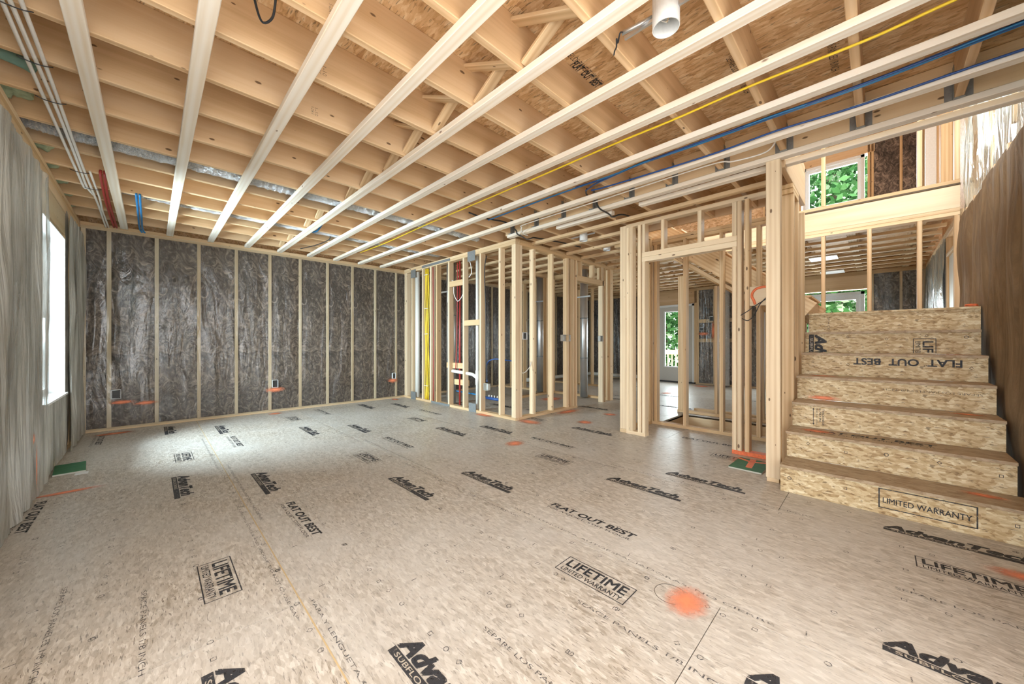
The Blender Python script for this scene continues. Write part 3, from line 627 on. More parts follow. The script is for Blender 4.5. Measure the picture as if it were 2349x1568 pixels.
boxes('sheathing', [(1.55, 6.1, YR - 0.22, YR - 0.2, -0.2, 2.75), (2.4, 3.3, YR - 0.22, YR - 0.2, 2.75, 5.2), (5.9, 6.1, YR - 0.22, YR - 0.2, 2.75, 5.2), (3.3, 5.9, YR - 0.22, YR - 0.2, 4.6, 5.2), (6.1, 7.06, YR - 0.22, YR - 0.2, 2.15, 5.2), (7.06, XB + 0.2, YR - 0.22, YR - 0.2, -0.2, 5.2)], M['deck'], wr)  # upper gap made so the added side lamp shines through the film
for i, x in enumerate([7.14 + 0.4064 * k for k in range(7)]):
    lum('stud', x, x + T, YR - 0.14, YR - 0.002, T, ZP, M['stud'], wr)
    batt_sheet('insulation_batt', 'x', YR, x + T, min(x + 0.4064, XB), T, ZP, 0.02, M['batt'], wr, -1, seed=i * 3.3)
film('vapour_film', 'x', YR + 0.006, 7.12, XB, 0.01, ZP, M['film_w'], wr, fold=0.03, seed=9)

film('vapour_film', 'x', YR + 0.03, 1.9, 3.29, ZJ + 0.004, ZT - 0.004, M['rimfilm'], wr, fold=0.03, seed=13)
# side door blank, pale
d3 = empty('door_3', (7.0, YR, 0), kind='structure', label='pale unpainted door panel in the right wall beyond the stairs')
lum('door_frame', 6.10, 6.14, YR - 0.14, YR, 0, 2.12, M['stud'], d3); lum('door_frame', 7.06, 7.10, YR - 0.14, YR, 0, 2.12, M['stud'], d3); lum('door_frame', 6.10, 7.10, YR - 0.14, YR, 2.12, 2.16, M['stud'], d3)
boxes('door_panel', [(6.15, 7.05, YR - 0.06, YR - 0.02, 0.01, 2.11)], M['pvc'], d3)

# --- back wall (X = 9.83)
wk = empty('wall_back', (XB, 0, 0), kind='structure', label='back wall with glass doors, an upper window and dark insulation')
lum('bottom_plate', XB, XB + 0.14, -0.6, 0.15, 0, T, M['stud'], wk); lum('bottom_plate', XB, XB + 0.14, 1.75, 3.27, 0, T, M['stud'], wk); lum('bottom_plate', XB, XB + 0.14, 4.3, YF, 0, T, M['stud'], wk)
lum('top_plate', XB, XB + 0.14, -0.6, YF, ZP, ZJ, M['stud_tan'], wk)
lum('door_header', XB, XB + 0.14, 0.12, 1.8, 2.10, ZP, M['joist'], wk); lum('door_header', XB, XB + 0.14, 3.25, 4.35, 2.06, ZP, M['joist'], wk)
kys = [-0.6, -0.315, 0.06, 0.11, 1.78, 1.86, 2.26, 2.83, 3.2, 3.24, 3.27, 4.302, 4.34, 4.38, 4.79, 5.2, 5.6, 6.0, 6.4]
for y in kys: lum('stud', XB, XB + 0.14, y, y + T, T, ZP, M['stud'], wk)
for z in (1.06, 1.55): lum('blocking', XB, XB + T, 2.86, 3.2, z, z + D4, M['stud'], wk); lum('blocking', XB, XB + T, 2.3, 2.83, z, z + D4, M['stud'], wk)
for i, y in enumerate(kys[:-1]):
    y1 = kys[i + 1]
    if y1 - y > 0.1 and not (0.1 < y < 1.0) and not (3.19 < y < 3.4): batt_sheet('insulation_batt', 'y', XB, y + T, y1, T, ZP, 0.03, M['batt'], wk, 1, seed=i * 1.9)
film('vapour_film', 'y', XB - 0.008, -0.6, 0.1, 0.01, ZP, M['film'], wk, fold=0.02, seed=3); film('vapour_film', 'y', XB - 0.008, 1.8, 3.2, 0.01, ZP, M['film'], wk, fold=0.03, period=2, seed=11); film('vapour_film', 'y', XB - 0.008, 4.38, YF, 0.01, ZP, M['film'], wk, fold=0.02, seed=12)
boxes('sheathing', [(XB + 0.14, XB + 0.16, -0.8, 0.12, -0.2, 5.2), (XB + 0.14, XB + 0.16, 0.12, 1.8, 2.1, 3.80), (XB + 0.14, XB + 0.16, 1.8, 3.27, -0.2, 5.2), (XB + 0.14, XB + 0.16, 3.27, 4.33, 2.06, 5.2), (XB + 0.14, XB + 0.16, 4.33, YF + 0.2, -0.2, 5.2), (XB + 0.14, XB + 0.16, 1.15, 1.8, 3.8, 5.2), (XB + 0.14, XB + 0.16, 0.12, 1.15, 4.72, 5.2)], M['deck'], wk)
# upper storey part of the back wall
lum('window_header', XB, XB + 0.14, 0.05, 1.35, 4.72, 4.97, M['joist'], wk); lum('window_sill_plate', XB, XB + 0.14, 0.15, 1.2, 3.76, 3.80, M['stud'], wk)
for y in (-0.6, -0.315, 0.06, 0.11, 1.16, 1.4, 1.8): lum('upper_stud', XB, XB + 0.14, y, y + T, ZT + 0.05, 5.0, M['stud_tan'], wk)
for a, b in ((-0.28, 0.06), (-0.56, -0.315), (1.44, 1.8)): batt_sheet('insulation_batt', 'y', XB, a, b, ZT + 0.06, 5.0, 0.02, M['batt'], wk, 1, seed=a * 7)
batt_sheet('insulation_batt', 'y', XB, 0.15, 1.16, ZT + 0.06, 3.76, 0.02, M['batt'], wk, 1, seed=2)
spray((XB - 0.02, 2.86, 1.35), (0, -1, 0), (0, 0, 1), 0.05, 0.28, wk); spray((XB - 0.03, 3.08, 1.27), (0, -1, 0), (0, 0, 1), 0.16, 0.05, wk)

def glazed(name, kindlabel, y0, y1, z0, z1, panes, m, sill=None, fr=0.05):
    o = empty(name, (XB, (y0 + y1) / 2, z0), kind='structure', label=kindlabel)
    boxes('door_frame' if name.startswith('door') else 'window_frame', [(XB + 0.0, XB + 0.13, y0, y0 + fr, z0, z1), (XB + 0.0, XB + 0.13, y1 - fr, y1, z0, z1), (XB + 0.0, XB + 0.13, y0, y1, z1 - fr, z1)] + ([(XB, XB + 0.13, y0, y1, z0, z0 + fr)] if not name.startswith('door') else []), M['white'], o)
    for a, b, s, zb, zt in panes:
        lf = boxes('door_leaf' if name.startswith('door') else 'sash', [(XB + 0.05, XB + 0.09, a, a + s, z0 + 0.03, z1 - fr), (XB + 0.05, XB + 0.09, b - s, b, z0 + 0.03, z1 - fr), (XB + 0.05, XB + 0.09, a + s, b - s, z0 + 0.03, zb), (XB + 0.05, XB + 0.09, a + s, b - s, zt, z1 - fr)], m, o)
        boxes('pane', [(XB + 0.067, XB + 0.073, a + s, b - s, zb, zt)], M['glass'], lf)
        boxes('pane_bead', [(XB + 0.044, XB + 0.05, a + s - 0.03, a + s, zb - 0.03, zt + 0.03), (XB + 0.044, XB + 0.05, b - s, b - s + 0.03, zb - 0.03, zt + 0.03), (XB + 0.044, XB + 0.05, a + s, b - s, zb - 0.03, zb), (XB + 0.044, XB + 0.05, a + s, b - s, zt, zt + 0.03)], M['white'], lf)
    if sill: boxes('threshold', [(XB - 0.02, XB + 0.13, y0, y1, 0.0, 0.035)], M['darktrim'], o)
    return o
glazed('door_1', 'warm white glazed exterior door seen through the closet framing', 3.31, 4.30, 0.0, 2.05, [(3.36, 4.25, 0.18, 0.42, 1.87)], M['doorw'], sill=True)
glazed('door_2', 'white double patio door behind the stair landing studs', 0.19, 1.76, 0.0, 2.05, [(0.24, 0.975, 0.07, 0.25, 1.90), (0.975, 1.71, 0.07, 0.25, 1.90)], M['white'], sill=True)
glazed('window_2', 'white upper storey window with green leaves outside', 0.19, 1.13, 3.80, 4.71, [(0.24, 1.08, 0.05, 3.88, 4.60)], M['white'])

# ================================================================== ceiling deck, joists
ceil = empty('ceiling', (0, 0, ZT), kind='structure', label='orange strand board decking above the ceiling joists')
for x0, x1, y0, y1 in ((-0.74, 1.2, -0.62, 6.58), (1.203, 3.39, -0.62, 2.3), (1.203, 3.39, 2.303, 6.58), (3.393, 4.5, 0.5, 2.3), (3.393, 5.6, 2.303, 6.58), (5.93, 9.95, -0.6, 2.3), (5.603, 9.95, 2.303, 6.58)):
    boxes('deck_panel', [(x0, x1, y0, y1, ZT, ZT + 0.018)], M['deck'], ceil)
for (x, y, s) in ((2.10, 0.95, 0.30), (2.35, 0.62, 0.35), (1.6, 1.25, 0.35), (2.5, 0.2, 0.35), (0.62, 1.52, 0.3)):
    stamp('separe', (x, y, ZT - 0.0005), (1, 0, 0), (0, -1, 0), ceil, M['ink'], sx=s / 0.62 * 1.2, sy=2.2)
stamp('flat1', (1.75, 1.28, ZT - 0.0005), (1, 0, 0), (0, -1, 0), ceil, M['ink'], sx=0.5)

JY = [0.894 + 0.4064 * k for k in range(-3, 14)]
nJ = len(JY)
for i, y in enumerate(JY):
    a = XL - 0.12
    o = lum('ceiling_joist', a, 3.295 if y < 3.4 else 3.52, y - T / 2, y + T / 2, ZJ, ZT, M['joist'])
    tag(o, f'{ORD[nJ - 1 - i]} ceiling joist counted from the far insulated wall, in the main room', 'joist', 'ceiling joists over the main room')
    if i in (4, 5, 6, 7): stamp('grade', (0.15 + 0.08 * i, y - T / 2, ZJ + 0.08), (0, 0, -1), (1, 0, 0), o, M['ink_f'])
hall_j = [(y, (4.46 if y < 2.2 else 5.9)) for y in JY if y > 0.6]
for i, (y, xe) in enumerate(hall_j):
    o = lum('ceiling_joist', 3.40 if y < 3.4 else 3.525, xe, y - T / 2, y + T / 2, ZJ, ZT, M['joist'])
    tag(o, f'{ORD[len(hall_j) - 1 - i]} joist counted from the far wall, past the flush header over closet and bath', 'joist', 'ceiling joists beyond the header')
hd = empty('header_beam', (3.3, -0.6, ZJ), 'long doubled flush beam with steel joist hangers across the ceiling', 'beam')
for k in range(2): lum('ply', 3.305 + 0.045 * k, 3.345 + 0.045 * k, -0.60, 3.45 + 0 * k, ZJ, ZT - 0.002, M['beam'], hd)
def hanger(x, y, sg, parent):
    h = boxes('joist_hanger', [(x, x + sg * 0.045, y - T / 2 - 0.003, y - T / 2 - 0.001, ZJ - 0.002, ZJ + 0.19) if sg > 0 else (x - 0.045, x, y - T / 2 - 0.003, y - T / 2 - 0.001, ZJ - 0.002, ZJ + 0.19),
              (min(x, x + sg * 0.045), max(x, x + sg * 0.045), y + T / 2 + 0.001, y + T / 2 + 0.003, ZJ - 0.002, ZJ + 0.19),
              (min(x, x + sg * 0.045), max(x, x + sg * 0.045), y - T / 2 - 0.003, y + T / 2 + 0.003, ZJ - 0.004, ZJ - 0.001),
              (x - 0.002, x + 0.001, y - T / 2 - 0.035, y - T / 2 - 0.001, ZJ, ZJ + 0.17), (x - 0.002, x + 0.001, y + T / 2 + 0.001, y + T / 2 + 0.035, ZJ, ZJ + 0.17)], M['zinc'], parent)
for y in JY:
    if y < 3.4: hanger(3.303, y, -1, hd)
# opening trimmers
t1 = lum('trimmer_joist', 3.40, 4.49, 0.50, 0.535, 2.375, ZT + 0.07, M['joist']); tag(t1, 'tan trimmer joist edging the stairwell opening above the stair wall', 'joist')
t2 = lum('trimmer_joist', 4.452, 4.49, 0.54, 2.28, ZJ, ZT, M['joist']); tag(t2, 'trimmer joist beside the upper stair flight opening', 'joist')
t3 = lum('trimmer_joist', 4.492, 5.92, 2.26, 2.298, ZJ, ZT, M['joist']); tag(t3, 'trimmer joist at the top end of the upper stair flight', 'joist')

# cross bridging at mid span
bx = 1.30
for i in range(3, nJ - 1):
    if JY[i] < 3.95 < JY[i + 1] or JY[i] < 5.16 < JY[i + 1]: continue
    y0, y1 = JY[i] + T / 2, JY[i + 1] - T / 2
    o = empty('cross_bridging', (bx, (y0 + y1) / 2, ZJ), f'crossed wooden braces in the {ORD[i - 3]} joist bay past the camera side, near mid span', 'bridging', 'cross bridging between the joists')
    j = R.uniform(-0.03, 0.03)
    board('brace', (bx + j, y0 + 0.002, ZJ + 0.025), (bx + j, y1 - 0.002, ZT - 0.03), (0, -1, 1), 0.062, 0.019, M['stud'], o)
    board('brace', (bx + 0.07 + j, y0 + 0.002, ZT - 0.03), (bx + 0.07 + j, y1 - 0.002, ZJ + 0.025), (0, 1, 1), 0.062, 0.019, M['stud'], o)

# furring strips (run along Y under the joists)
SX = [-0.23, 0.168, 0.570, 0.976, 1.377, 1.781, 2.175, 2.58, 2.975]
for i, x in enumerate(SX):
    o = lum('furring_strip', x - 0.032, x + 0.032, -0.60, 6.375 if i < 9 else 6.2, ZJ - T, ZJ - 0.0005, M['pale'])
    tag(o, f'{ORD[i]} pale furring strip from the left window wall, under the ceiling joists', 'furring strip', 'furring strips over the main room')
def strip(x, y0, y1, lab, g='furring strips past the header beam', m='pale'):
    o = lum('furring_strip', x - 0.032, x + 0.032, y0, y1, ZJ - T, ZJ - 0.0005, M[m]); return tag(o, lab, 'furring strip', g)
strip(3.315, -0.60, 3.40, 'pale furring strip fixed right under the header beam')
strip(3.475, -0.60, 1.68, 'pale strip beside the header beam, running over the stairs')
strip(3.475, 1.98, 2.72, 'short pale strip piece beside the header, in front of the closet corner')
HX = [3.79, 4.19, 4.59, 4.99, 5.39, 5.79]
for i, x in enumerate(HX): strip(x, 2.2 if x > 4 else 0.6, 3.40, f'{ORD[i]} hall ceiling strip from the header, ending on the bath side wall', m='stud')
for i, x in enumerate([3.79, 4.19, 4.59, 4.99, 5.39]): strip(x, 3.53, 6.38, f'{ORD[i]} ceiling strip inside the bath room, counted from its piped wall', m='stud')
for i, x in enumerate([6.19 + 0.4 * k for k in range(9)]): strip(x, -0.56, 6.38, f'{ORD[i]} strip of the rear room ceiling, counted from the stair landing', 'furring strips in the rear room', m='stud')

# floor trusses over the rear room
for i in range(12):
    y = -0.35 + 0.6 * i
    if y > 6.4: break
    o = empty('floor_truss', (5.95, y, ZJ), f'{ORD[i]} open web truss over the rear room, counted from the right wall', 'truss', 'open web trusses over the rear room')
    lum('bottom_chord', 6.03, XB, y - 0.045, y + 0.045, ZJ, ZJ + T, M['stud'], o); lum('top_chord', 6.03, XB, y - 0.045, y + 0.045, ZT - T, ZT, M['stud'], o)
    n = 12; vs, fs = [], []
    for k in range(n):
        xa = 6.06 + (XB - 6.1) * k / n; xb = 6.06 + (XB - 6.1) * (k + 1) / n; za, zb = (ZJ + T, ZT - T) if k % 2 == 0 else (ZT - T, ZJ + T)
        q = len(vs); 
        for (xx, zz) in ((xa, za), (xb, zb)):
            vs += [(xx - 0.02 - 6.03, -0.02, zz - ZJ), (xx + 0.02 - 6.03, -0.02, zz - ZJ), (xx + 0.02 - 6.03, 0.02, zz - ZJ), (xx - 0.02 - 6.03, 0.02, zz - ZJ)]
        fs += [(q, q + 1, q + 5, q + 4), (q + 1, q + 2, q + 6, q + 5), (q + 2, q + 3, q + 7, q + 6), (q + 3, q, q + 4, q + 7)]
    mesh('web', vs, fs, M['stud_tan'], o, Matrix.Translation(Vector((6.03, y, ZJ))))

# ================================================================== bath partition (X = 3.46)
b1 = empty('partition_frame', (3.46, 3.42, 0), 'stud partition with pipes running from the far wall corner to the open bath corner', 'stud wall')
lum('bottom_plate', 3.46, 3.549, 3.42, 6.43, 0, T, M['stud'], b1)
lum('top_plate', 3.46, 3.549, 3.42, 6.43, ZP, ZP + T, M['stud'], b1); lum('top_plate', 3.458, 3.547, 3.42, 6.43, ZP + T, ZJ, M['stud'], b1)
for y in (6.385, 6.33, 6.13, 5.755, 5.49, 5.305, 4.945, 4.548, 4.140, 3.718): lum('stud', 3.46, 3.549, y, y + T, T, ZP, M['stud_tan'] if y == 5.305 else M['white_wood'], b1)
lum('stud', 3.46, 3.549, 3.42, 3.458, T, ZP, M['white_wood'], b1); lum('stud', 3.461, 3.55, 3.459, 3.497, T, ZP, M['white_wood'], b1)
for y0, y1, z0, z1, x in ((4.59, 4.94, 1.955, 2.045, 3.462), (4.182, 4.545, 1.31, 1.395, 3.462), (4.59, 5.12, 0.63, 0.72, 3.53), (4.59, 4.94, 0.36, 0.45, 3.56)): lum('blocking', x, x + T, y0, y1, z0, z1, M['stud_tan'], b1)
b2 = empty('partition_frame', (3.5, 3.42, 0), 'stud partition on the hall side of the bath, ending at the door opening', 'stud wall')
lum('bottom_plate', 3.552, 4.88, 3.42, 3.509, 0, T, M['stud'], b2)
lum('top_plate', 3.552, 6.02, 3.42, 3.509, ZP, ZP + T, M['stud_tan'], b2); lum('top_plate', 3.552, 6.02, 3.418, 3.507, ZP + T, ZJ, M['stud_tan'], b2)
for x in (3.553, 3.83, 4.235, 4.615, 4.72, 4.762, 4.84): lum('stud', x, x + T, 3.42, 3.509, T, ZP, M['white_wood'] if x < 4 else M['stud'], b2)
lum('stud', 5.64, 5.678, 3.42, 3.509, 0, ZP, M['white_wood'], b2); lum('stud', 5.70, 5.738, 3.42, 3.509, 0, ZP, M['stud_tan'], b2); lum('stud', 5.90, 6.0, 3.42, 3.509, 0, ZP, M['stud'], b2)
lum('door_header', 4.88, 5.70, 3.42, 3.509, 2.05, 2.14, M['stud_tan'], b2)
for x in (4.98, 5.35, 5.60): lum('cripple_stud', x, x + T, 3.42, 3.509, 2.14, ZP, M['stud'], b2)
b3 = empty('partition_frame', (5.85, 3.5, 0), 'inner stud partition behind the bath, beside the round steel ducts', 'stud wall')
lum('bottom_plate', 5.95, 6.04, 3.51, 6.43, 0, T, M['stud_tan'], b3); lum('top_plate', 5.95, 6.04, 3.51, 6.43, ZP, ZJ, M['stud_tan'], b3)
for y in (3.56, 3.96 + 0.12, 4.40, 4.80, 5.25, 5.62, 6.03, 6.39): lum('stud', 5.95, 6.04, y, y + T, T, ZP, M['stud_tan'], b3)
b4 = empty('partition_frame', (4.6, 5.6, 0), 'short cross partition of studs inside the bath room', 'stud wall')
lum('bottom_plate', 4.9, 5.94, 4.75, 4.839, 0, T, M['stud_tan'], b4); lum('top_plate', 4.9, 5.94, 4.75, 4.839, ZP, ZJ, M['stud_tan'], b4)
for x in (4.92, 5.3, 5.7): lum('stud', x, x + T, 4.75, 4.839, T, ZP, M['stud_tan'], b4)
b5 = empty('partition_frame', (7.6, 3.4, 0), 'stud partition standing in the rear room beyond the hall', 'stud wall')
lum('bottom_plate', 7.6, 7.689, 4.5, 6.43, 0, T, M['stud_tan'], b5); lum('top_plate', 7.6, 7.689, 4.5, 6.43, ZP, ZJ, M['stud_tan'], b5)
for y in (4.5, 4.9, 5.3, 5.7, 6.1): lum('stud', 7.6, 7.689, y, y + T, T, ZP, M['stud_tan'], b5)

# ================================================================== closet / stair framing
c1 = empty('closet_frame', (3.9, 0.7, 0), 'stud wall with a wide framed closet door opening beside the stairs', 'stud wall')
lum('stud', 3.92, 3.958, 2.057, 2.146, 0.045, ZP + 0.035, M['white_wood'], c1); lum('foot_block', 3.92, 3.958, 2.057, 2.146, 0, 0.043, M['stud'], c1)
lum('bottom_plate', 3.9, 3.989, 1.827, 2.055, 0, T, M['white_wood'], c1)
for y in (2.018, 1.978, 1.878): lum('stud', 3.9, 3.989, y, y + T, T, ZP, M['white_wood'], c1)
lum('stud', 3.9, 3.989, 1.827, 1.865, T, 1.95, M['white_wood'], c1); lum('cripple_stud', 3.9, 3.989, 1.827, 1.865, 2.055, ZP, M['white_wood'], c1)
lum('opening_header', 3.9, 3.989, 0.936, 1.866, 1.95, 2.002, M['white_wood'], c1); lum('opening_header', 3.9, 3.989, 0.936, 1.866, 2.003, 2.055, M['white_wood'], c1)
for y in (1.615, 1.245, 0.938): lum('cripple_stud', 3.9, 3.989, y, y + T, 2.055, ZP, M['white_wood'], c1)
lum('stud', 3.9, 3.989, 0.938, 0.976, T, 1.95, M['white_wood'], c1); lum('stud', 3.9, 3.989, 0.897, 0.935, T, ZP, M['white_wood'], c1); lum('stud', 3.9, 3.989, 0.835, 0.873, T, ZP, M['stud'], c1)
lum('stud', 3.9, 3.989, 0.60, 0.638, T, ZP, M['stud'], c1)
bp = lum('bottom_plate', 3.9, 3.989, 0.60, 0.976, 0, T, M['spray_solid'], c1); tag(bp, 'bottom plate sprayed bright orange')
lum('top_plate', 3.9, 3.989, 0.60, 2.055, ZP, ZP + T, M['white_wood'], c1); lum('top_plate', 3.898, 3.987, 0.60, 2.055, ZP + T, ZJ - T - 0.001, M['stud'], c1, c=0.001)
ub = lum('backing_board', 3.903, 3.941, 0.641, 0.833, 1.385, 1.56, M['white_wood'], c1); tag(ub, 'backing board with an orange sprayed letter U')
# orange painted hook on the backing board
join_tubes('spray_paint_mark', [[(3.9015, 0.645, 1.545), (3.9015, 0.70, 1.548), (3.9015, 0.77, 1.54), (3.9015, 0.805, 1.51), (3.9015, 0.815, 1.47), (3.9015, 0.80, 1.43), (3.9015, 0.79, 1.395)]], 0.011, M['spray_solid'], ub, seg=6, n=5)
c2 = empty('closet_frame', (4.6, 0.5, 0), 'rear closet stud wall standing along the basement stair hole', 'stud wall')
lum('bottom_plate', 4.6, 4.689, 0.60, 2.10, 0, T, M['stud'], c2); lum('top_plate', 4.6, 4.689, 2.30, 2.6, ZP, ZJ - T, M['stud_tan'], c2)
lum('top_plate', 4.6, 4.689, 0.60, 2.29, 2.30, 2.338, M['stud_tan'], c2); lum('top_plate', 4.6, 4.689, 0.60, 2.29, 2.34, 2.378, M['stud'], c2)
for y in (2.055, 2.00, 1.640, 1.240, 0.883, 0.62): lum('stud', 4.6, 4.689, y, y + T, T, 2.30, M['stud'] if y != 2.0 else M['stud_tan'], c2)
c3 = empty('closet_frame', (4.0, 2.02, 0), 'short side stud wall joining front and rear closet walls', 'stud wall')
lum('bottom_plate', 3.99, 4.598, 2.06, 2.149, 0, T, M['stud_tan'], c3); lum('top_plate', 3.99, 4.598, 2.06, 2.149, ZP, ZJ - T - 0.001, M['stud_tan'], c3)
for x in (3.995, 4.12, 4.36, 4.55): lum('stud', x, x + T, 2.06, 2.149, T, ZP, M['stud_tan'], c3)
c4 = empty('partition_frame', (5.66, 0.6, 0), 'stud wall on the far side of the basement stair hole', 'stud wall')
lum('bottom_plate', 5.665, 5.754, 0.60, 2.15, 0, T, M['stud'], c4)
lum('stud', 5.665, 5.754, 2.06, 2.14, T, 2.05, M['stud'], c4)
for y in (1.60, 1.05, 0.62): lum('stud', 5.665, 5.754, y, y + T, T, 1.55 if y < 1.5 else 1.85, M['stud'], c4)
board('sloped_plate', (5.71, 0.55, 1.10), (5.71, 2.3, 2.41), (0, -0.6, 0.8), 0.089, T, M['stud_tan'], c4)
# big corner post under the header beam
pst = empty('corner_post', (3.34, 0.55, 0), 'tall built-up pine post at the foot of the stairs, with nail holes', 'post')
lum('foot_block', 3.31, 3.37, 0.52, 0.595, 0, 0.034, M['stud'], pst)
lum('ply', 3.30, 3.338, 0.51, 0.60, 0.035, 2.408, M['white_wood'], pst); lum('ply', 3.3385, 3.376, 0.511, 0.599, 0.035, 2.408, M['stud_tan'], pst)
# wall beside the stairs (Y = 0.5)
e1 = empty('stair_wall_frame', (3.4, 0.5, 0), 'narrow stud wall rising along the left edge of the stairs', 'stud wall')
for x in (3.83, 4.08, 4.45): lum('stud', x, x + T, 0.50, 0.589, T, 2.30, M['stud'], e1)
lum('bottom_plate', 3.40, 4.66, 0.50, 0.589, 0, T, M['stud'], e1)
lum('top_plate', 3.80, 4.10, 0.50, 0.589, 2.301, 2.338, M['stud_tan'], e1); lum('top_plate', 3.78, 4.10, 0.50, 0.589, 2.339, 2.374, M['stud_tan'], e1)
# landing wall with the upper rim beam (X = 5.93)
dw = empty('landing_wall_frame', (5.93, -0.6, 0), 'open stud wall behind the stair landing, with floor beam and upper studs', 'stud wall')
for y in (0.465, 0.055, -0.336, -0.595): lum('stud', 5.93, 6.019, y, y + T, T, ZP, M['stud'], dw)
lum('bottom_plate', 5.93, 6.019, -0.595, 2.0, 0, T, M['stud'], dw)
lum('top_plate', 5.93, 6.019, -0.595, 2.3, ZP, ZP + T, M['beam'], dw); lum('top_plate', 5.93, 6.019, -0.595, 2.3, ZP + T + 0.001, ZJ, M['stud'], dw)
lum('rim_beam', 5.93, 5.968, -0.595, 2.3, ZJ + 0.001, ZT, M['white_wood'], dw); lum('deck_edge', 5.92, 6.0, -0.595, 2.3, ZT + 0.001, ZT + 0.02, M['tape'], dw)
lum('upper_plate', 5.93, 6.019, -0.595, 2.3, ZT + 0.021, ZT + 0.06, M['stud'], dw)
for y in (0.465, -0.336, -0.595): lum('upper_stud', 5.93, 6.019, y, y + T, ZT + 0.061, 5.0, M['stud_tan'] if y > 0 else M['stud'], dw)
# upper storey corner studs and film
us = empty('upper_wall_frame', (7.2, -0.6, 2.7), 'pale upper storey studs and plastic beyond the rim beam', 'stud wall')
for x, m in ((6.6, 'pvc'), ): boxes('pale_panel', [(7.0, 7.04, -0.60, -0.42, ZT + 0.03, 4.6)], M['pvc'], us)
for x in (6.50, 6.62, 6.9): lum('stud', x, x + T, -0.60, -0.51, ZT + 0.03, 4.6, M['stud_tan'], us)

# ================================================================== stairs
RH, RU, SX0 = 0.191, 0.254, 3.165
st = empty('staircase', (SX0, 0, 0), 'straight flight of strand board stairs with printed risers climbing to a landing', 'staircase')
SY0, SY1 = -0.545, 0.489
for k in range(7):
    x = SX0 + RU * k; z0 = RH * k; z1 = RH * (k + 1)
    y0 = SY0 - (0.02 if k < 1 else 0); 
    r = boxes('riser', [(x, x + 0.018, y0, SY1, z0 + (0.001 if k == 0 else 0.001), z1 - 0.0185)], M['riser'], st)
    if k < 6: boxes('tread', [(x - 0.022, x + RU + 0.0, y0, SY1 + 0.004 * (k % 2), z1 - 0.018, z1)], M['tread'], st)
    rt, up, sg = (0, -1, 0), (0, 0, 1), x - 0.0008
    if k == 0:
        stamp('limited', (x, 0.0 - 0.0, z0 + 0.04), rt, up, r, sx=1.1, sy=0.95)
    if k == 1: pass
    if k == 2: stamp('thick', (x, 0.365, z0 + 0.155), (0, 0, -1), (0, -1, 0), r, M['ink'], sx=1.0, sy=0.9)
    if k == 3: stamp('separe', (x, -0.49, z0 + 0.13), (0, 1, 0), (0, 0, -1), r, M['ink_f'], sx=0.75, sy=0.9)
    if k == 4: stamp('flat1', (x, -0.43, z0 + 0.155), (0, 1, 0), (0, 0, -1), r, sx=1.05)
    if k == 5:
        stamp('logo', (x, 0.465, z0 + 0.168), (0, 0, -1), (0, -1, 0), r, crop=(0.0, 0.158, -1, 1), sx=1.05, sy=1.25)
        stamp('life', (x, -0.20, z0 + 0.125), (0, 0, -1), (0, -1, 0), r, crop=(0, 0.118, -1, 1), sx=1.0)
    if k == 6: stamp('space', (x, 0.35, z0 + 0.15), (0, 0, -1), (0, -1, 0), r, M['ink_f'], crop=(0, 0.14, -1, 1), sx=0.9)
    # small nailing guide symbols
    vs, fs = [], []
    for q in range(5 if k in (0, 1, 4, 5) else 0):
        yy = 0.40 - 0.22 * q + R.uniform(-0.04, 0.04); zz = z0 + (0.12 if k != 5 else 0.15) - 0.0 * q + R.uniform(-0.03, 0.01); n = R.choice((4, 4, 12)); rot = R.choice((0, PI / 4)); b = len(vs)
        for rr in (0.0115, 0.008):
            for i in range(n): a = rot + 2 * PI * i / n; vs.append((x - 0.0012, yy + rr * math.cos(a), zz + rr * math.sin(a)))
        for i in range(n): fs.append((b + i, b + (i + 1) % n, b + n + (i + 1) % n, b + n + i))
    if vs: tag(mesh('nailing_guide_mark', vs, fs, M['ink'], r), kind='stuff')
    if k in (0, 2, 4): spray((x + RU * 0.55, SY0 + 0.13, z1 + 0.0002), (1, 0, 0), (0, 1, 0), 0.05, 0.095, st)
    if k in (1, 3): spray((x + RU * 0.5, SY1 - 0.16, z1 + 0.0002), (1, 0, 0), (0, 1, 0), 0.07, 0.11, st)
spray((SX0 + RU * 3 - 0.0015, 0.32, RH * 3 + 0.02), (0, -1, 0), (0, 0, 1), 0.12, 0.022, st)
stamp('flat', (SX0 + RU * 1 + 0.06, 0.36, RH * 2 + 0.0), (0, -1, 0), (1, 0, 0), st, M['ink'], sx=1.1, sy=1.4)
xl = SX0 + RU * 6
boxes('landing', [(xl - 0.022, 5.92, SY0 - 0.02, SY1 + 0.0, RH * 7 - 0.018, RH * 7)], M['riser'], st)
# side stringers
for yy in (SY0 + 0.02, SY1 - 0.06):
    pr = [(SX0 + 0.02, 0.0)]; 
    for k in range(6): pr += [(SX0 + 0.02 + RU * k, RH * (k + 1) - 0.02), (SX0 + 0.018 + RU * (k + 1), RH * (k + 1) - 0.02)]
    pr += [(SX0 + 0.02 + RU * 6, RH * 7 - 0.02), (SX0 + RU * 6 + 0.2, RH * 7 - 0.02), (SX0 + RU * 6 + 0.2, RH * 7 - 0.30), (SX0 + 0.36, 0.0)]
    n = len(pr); vs = [(p[0] - SX0, 0, p[1]) for p in pr] + [(p[0] - SX0, T, p[1]) for p in pr]
    fs = [tuple(range(n - 1, -1, -1))[::-1], tuple(range(2 * n - 1, n - 1, -1))] + [(i, (i + 1) % n, n + (i + 1) % n, n + i) for i in range(n)]
    mesh('stringer', vs, fs, M['beam'], st, Matrix.Translation(Vector((SX0, yy, 0))))
boxes('edge_block', [(xl + 0.001, xl + 0.02, SY0 - 0.03, SY0 + 0.04, RH * 6, RH * 7)], M['riser'], st)
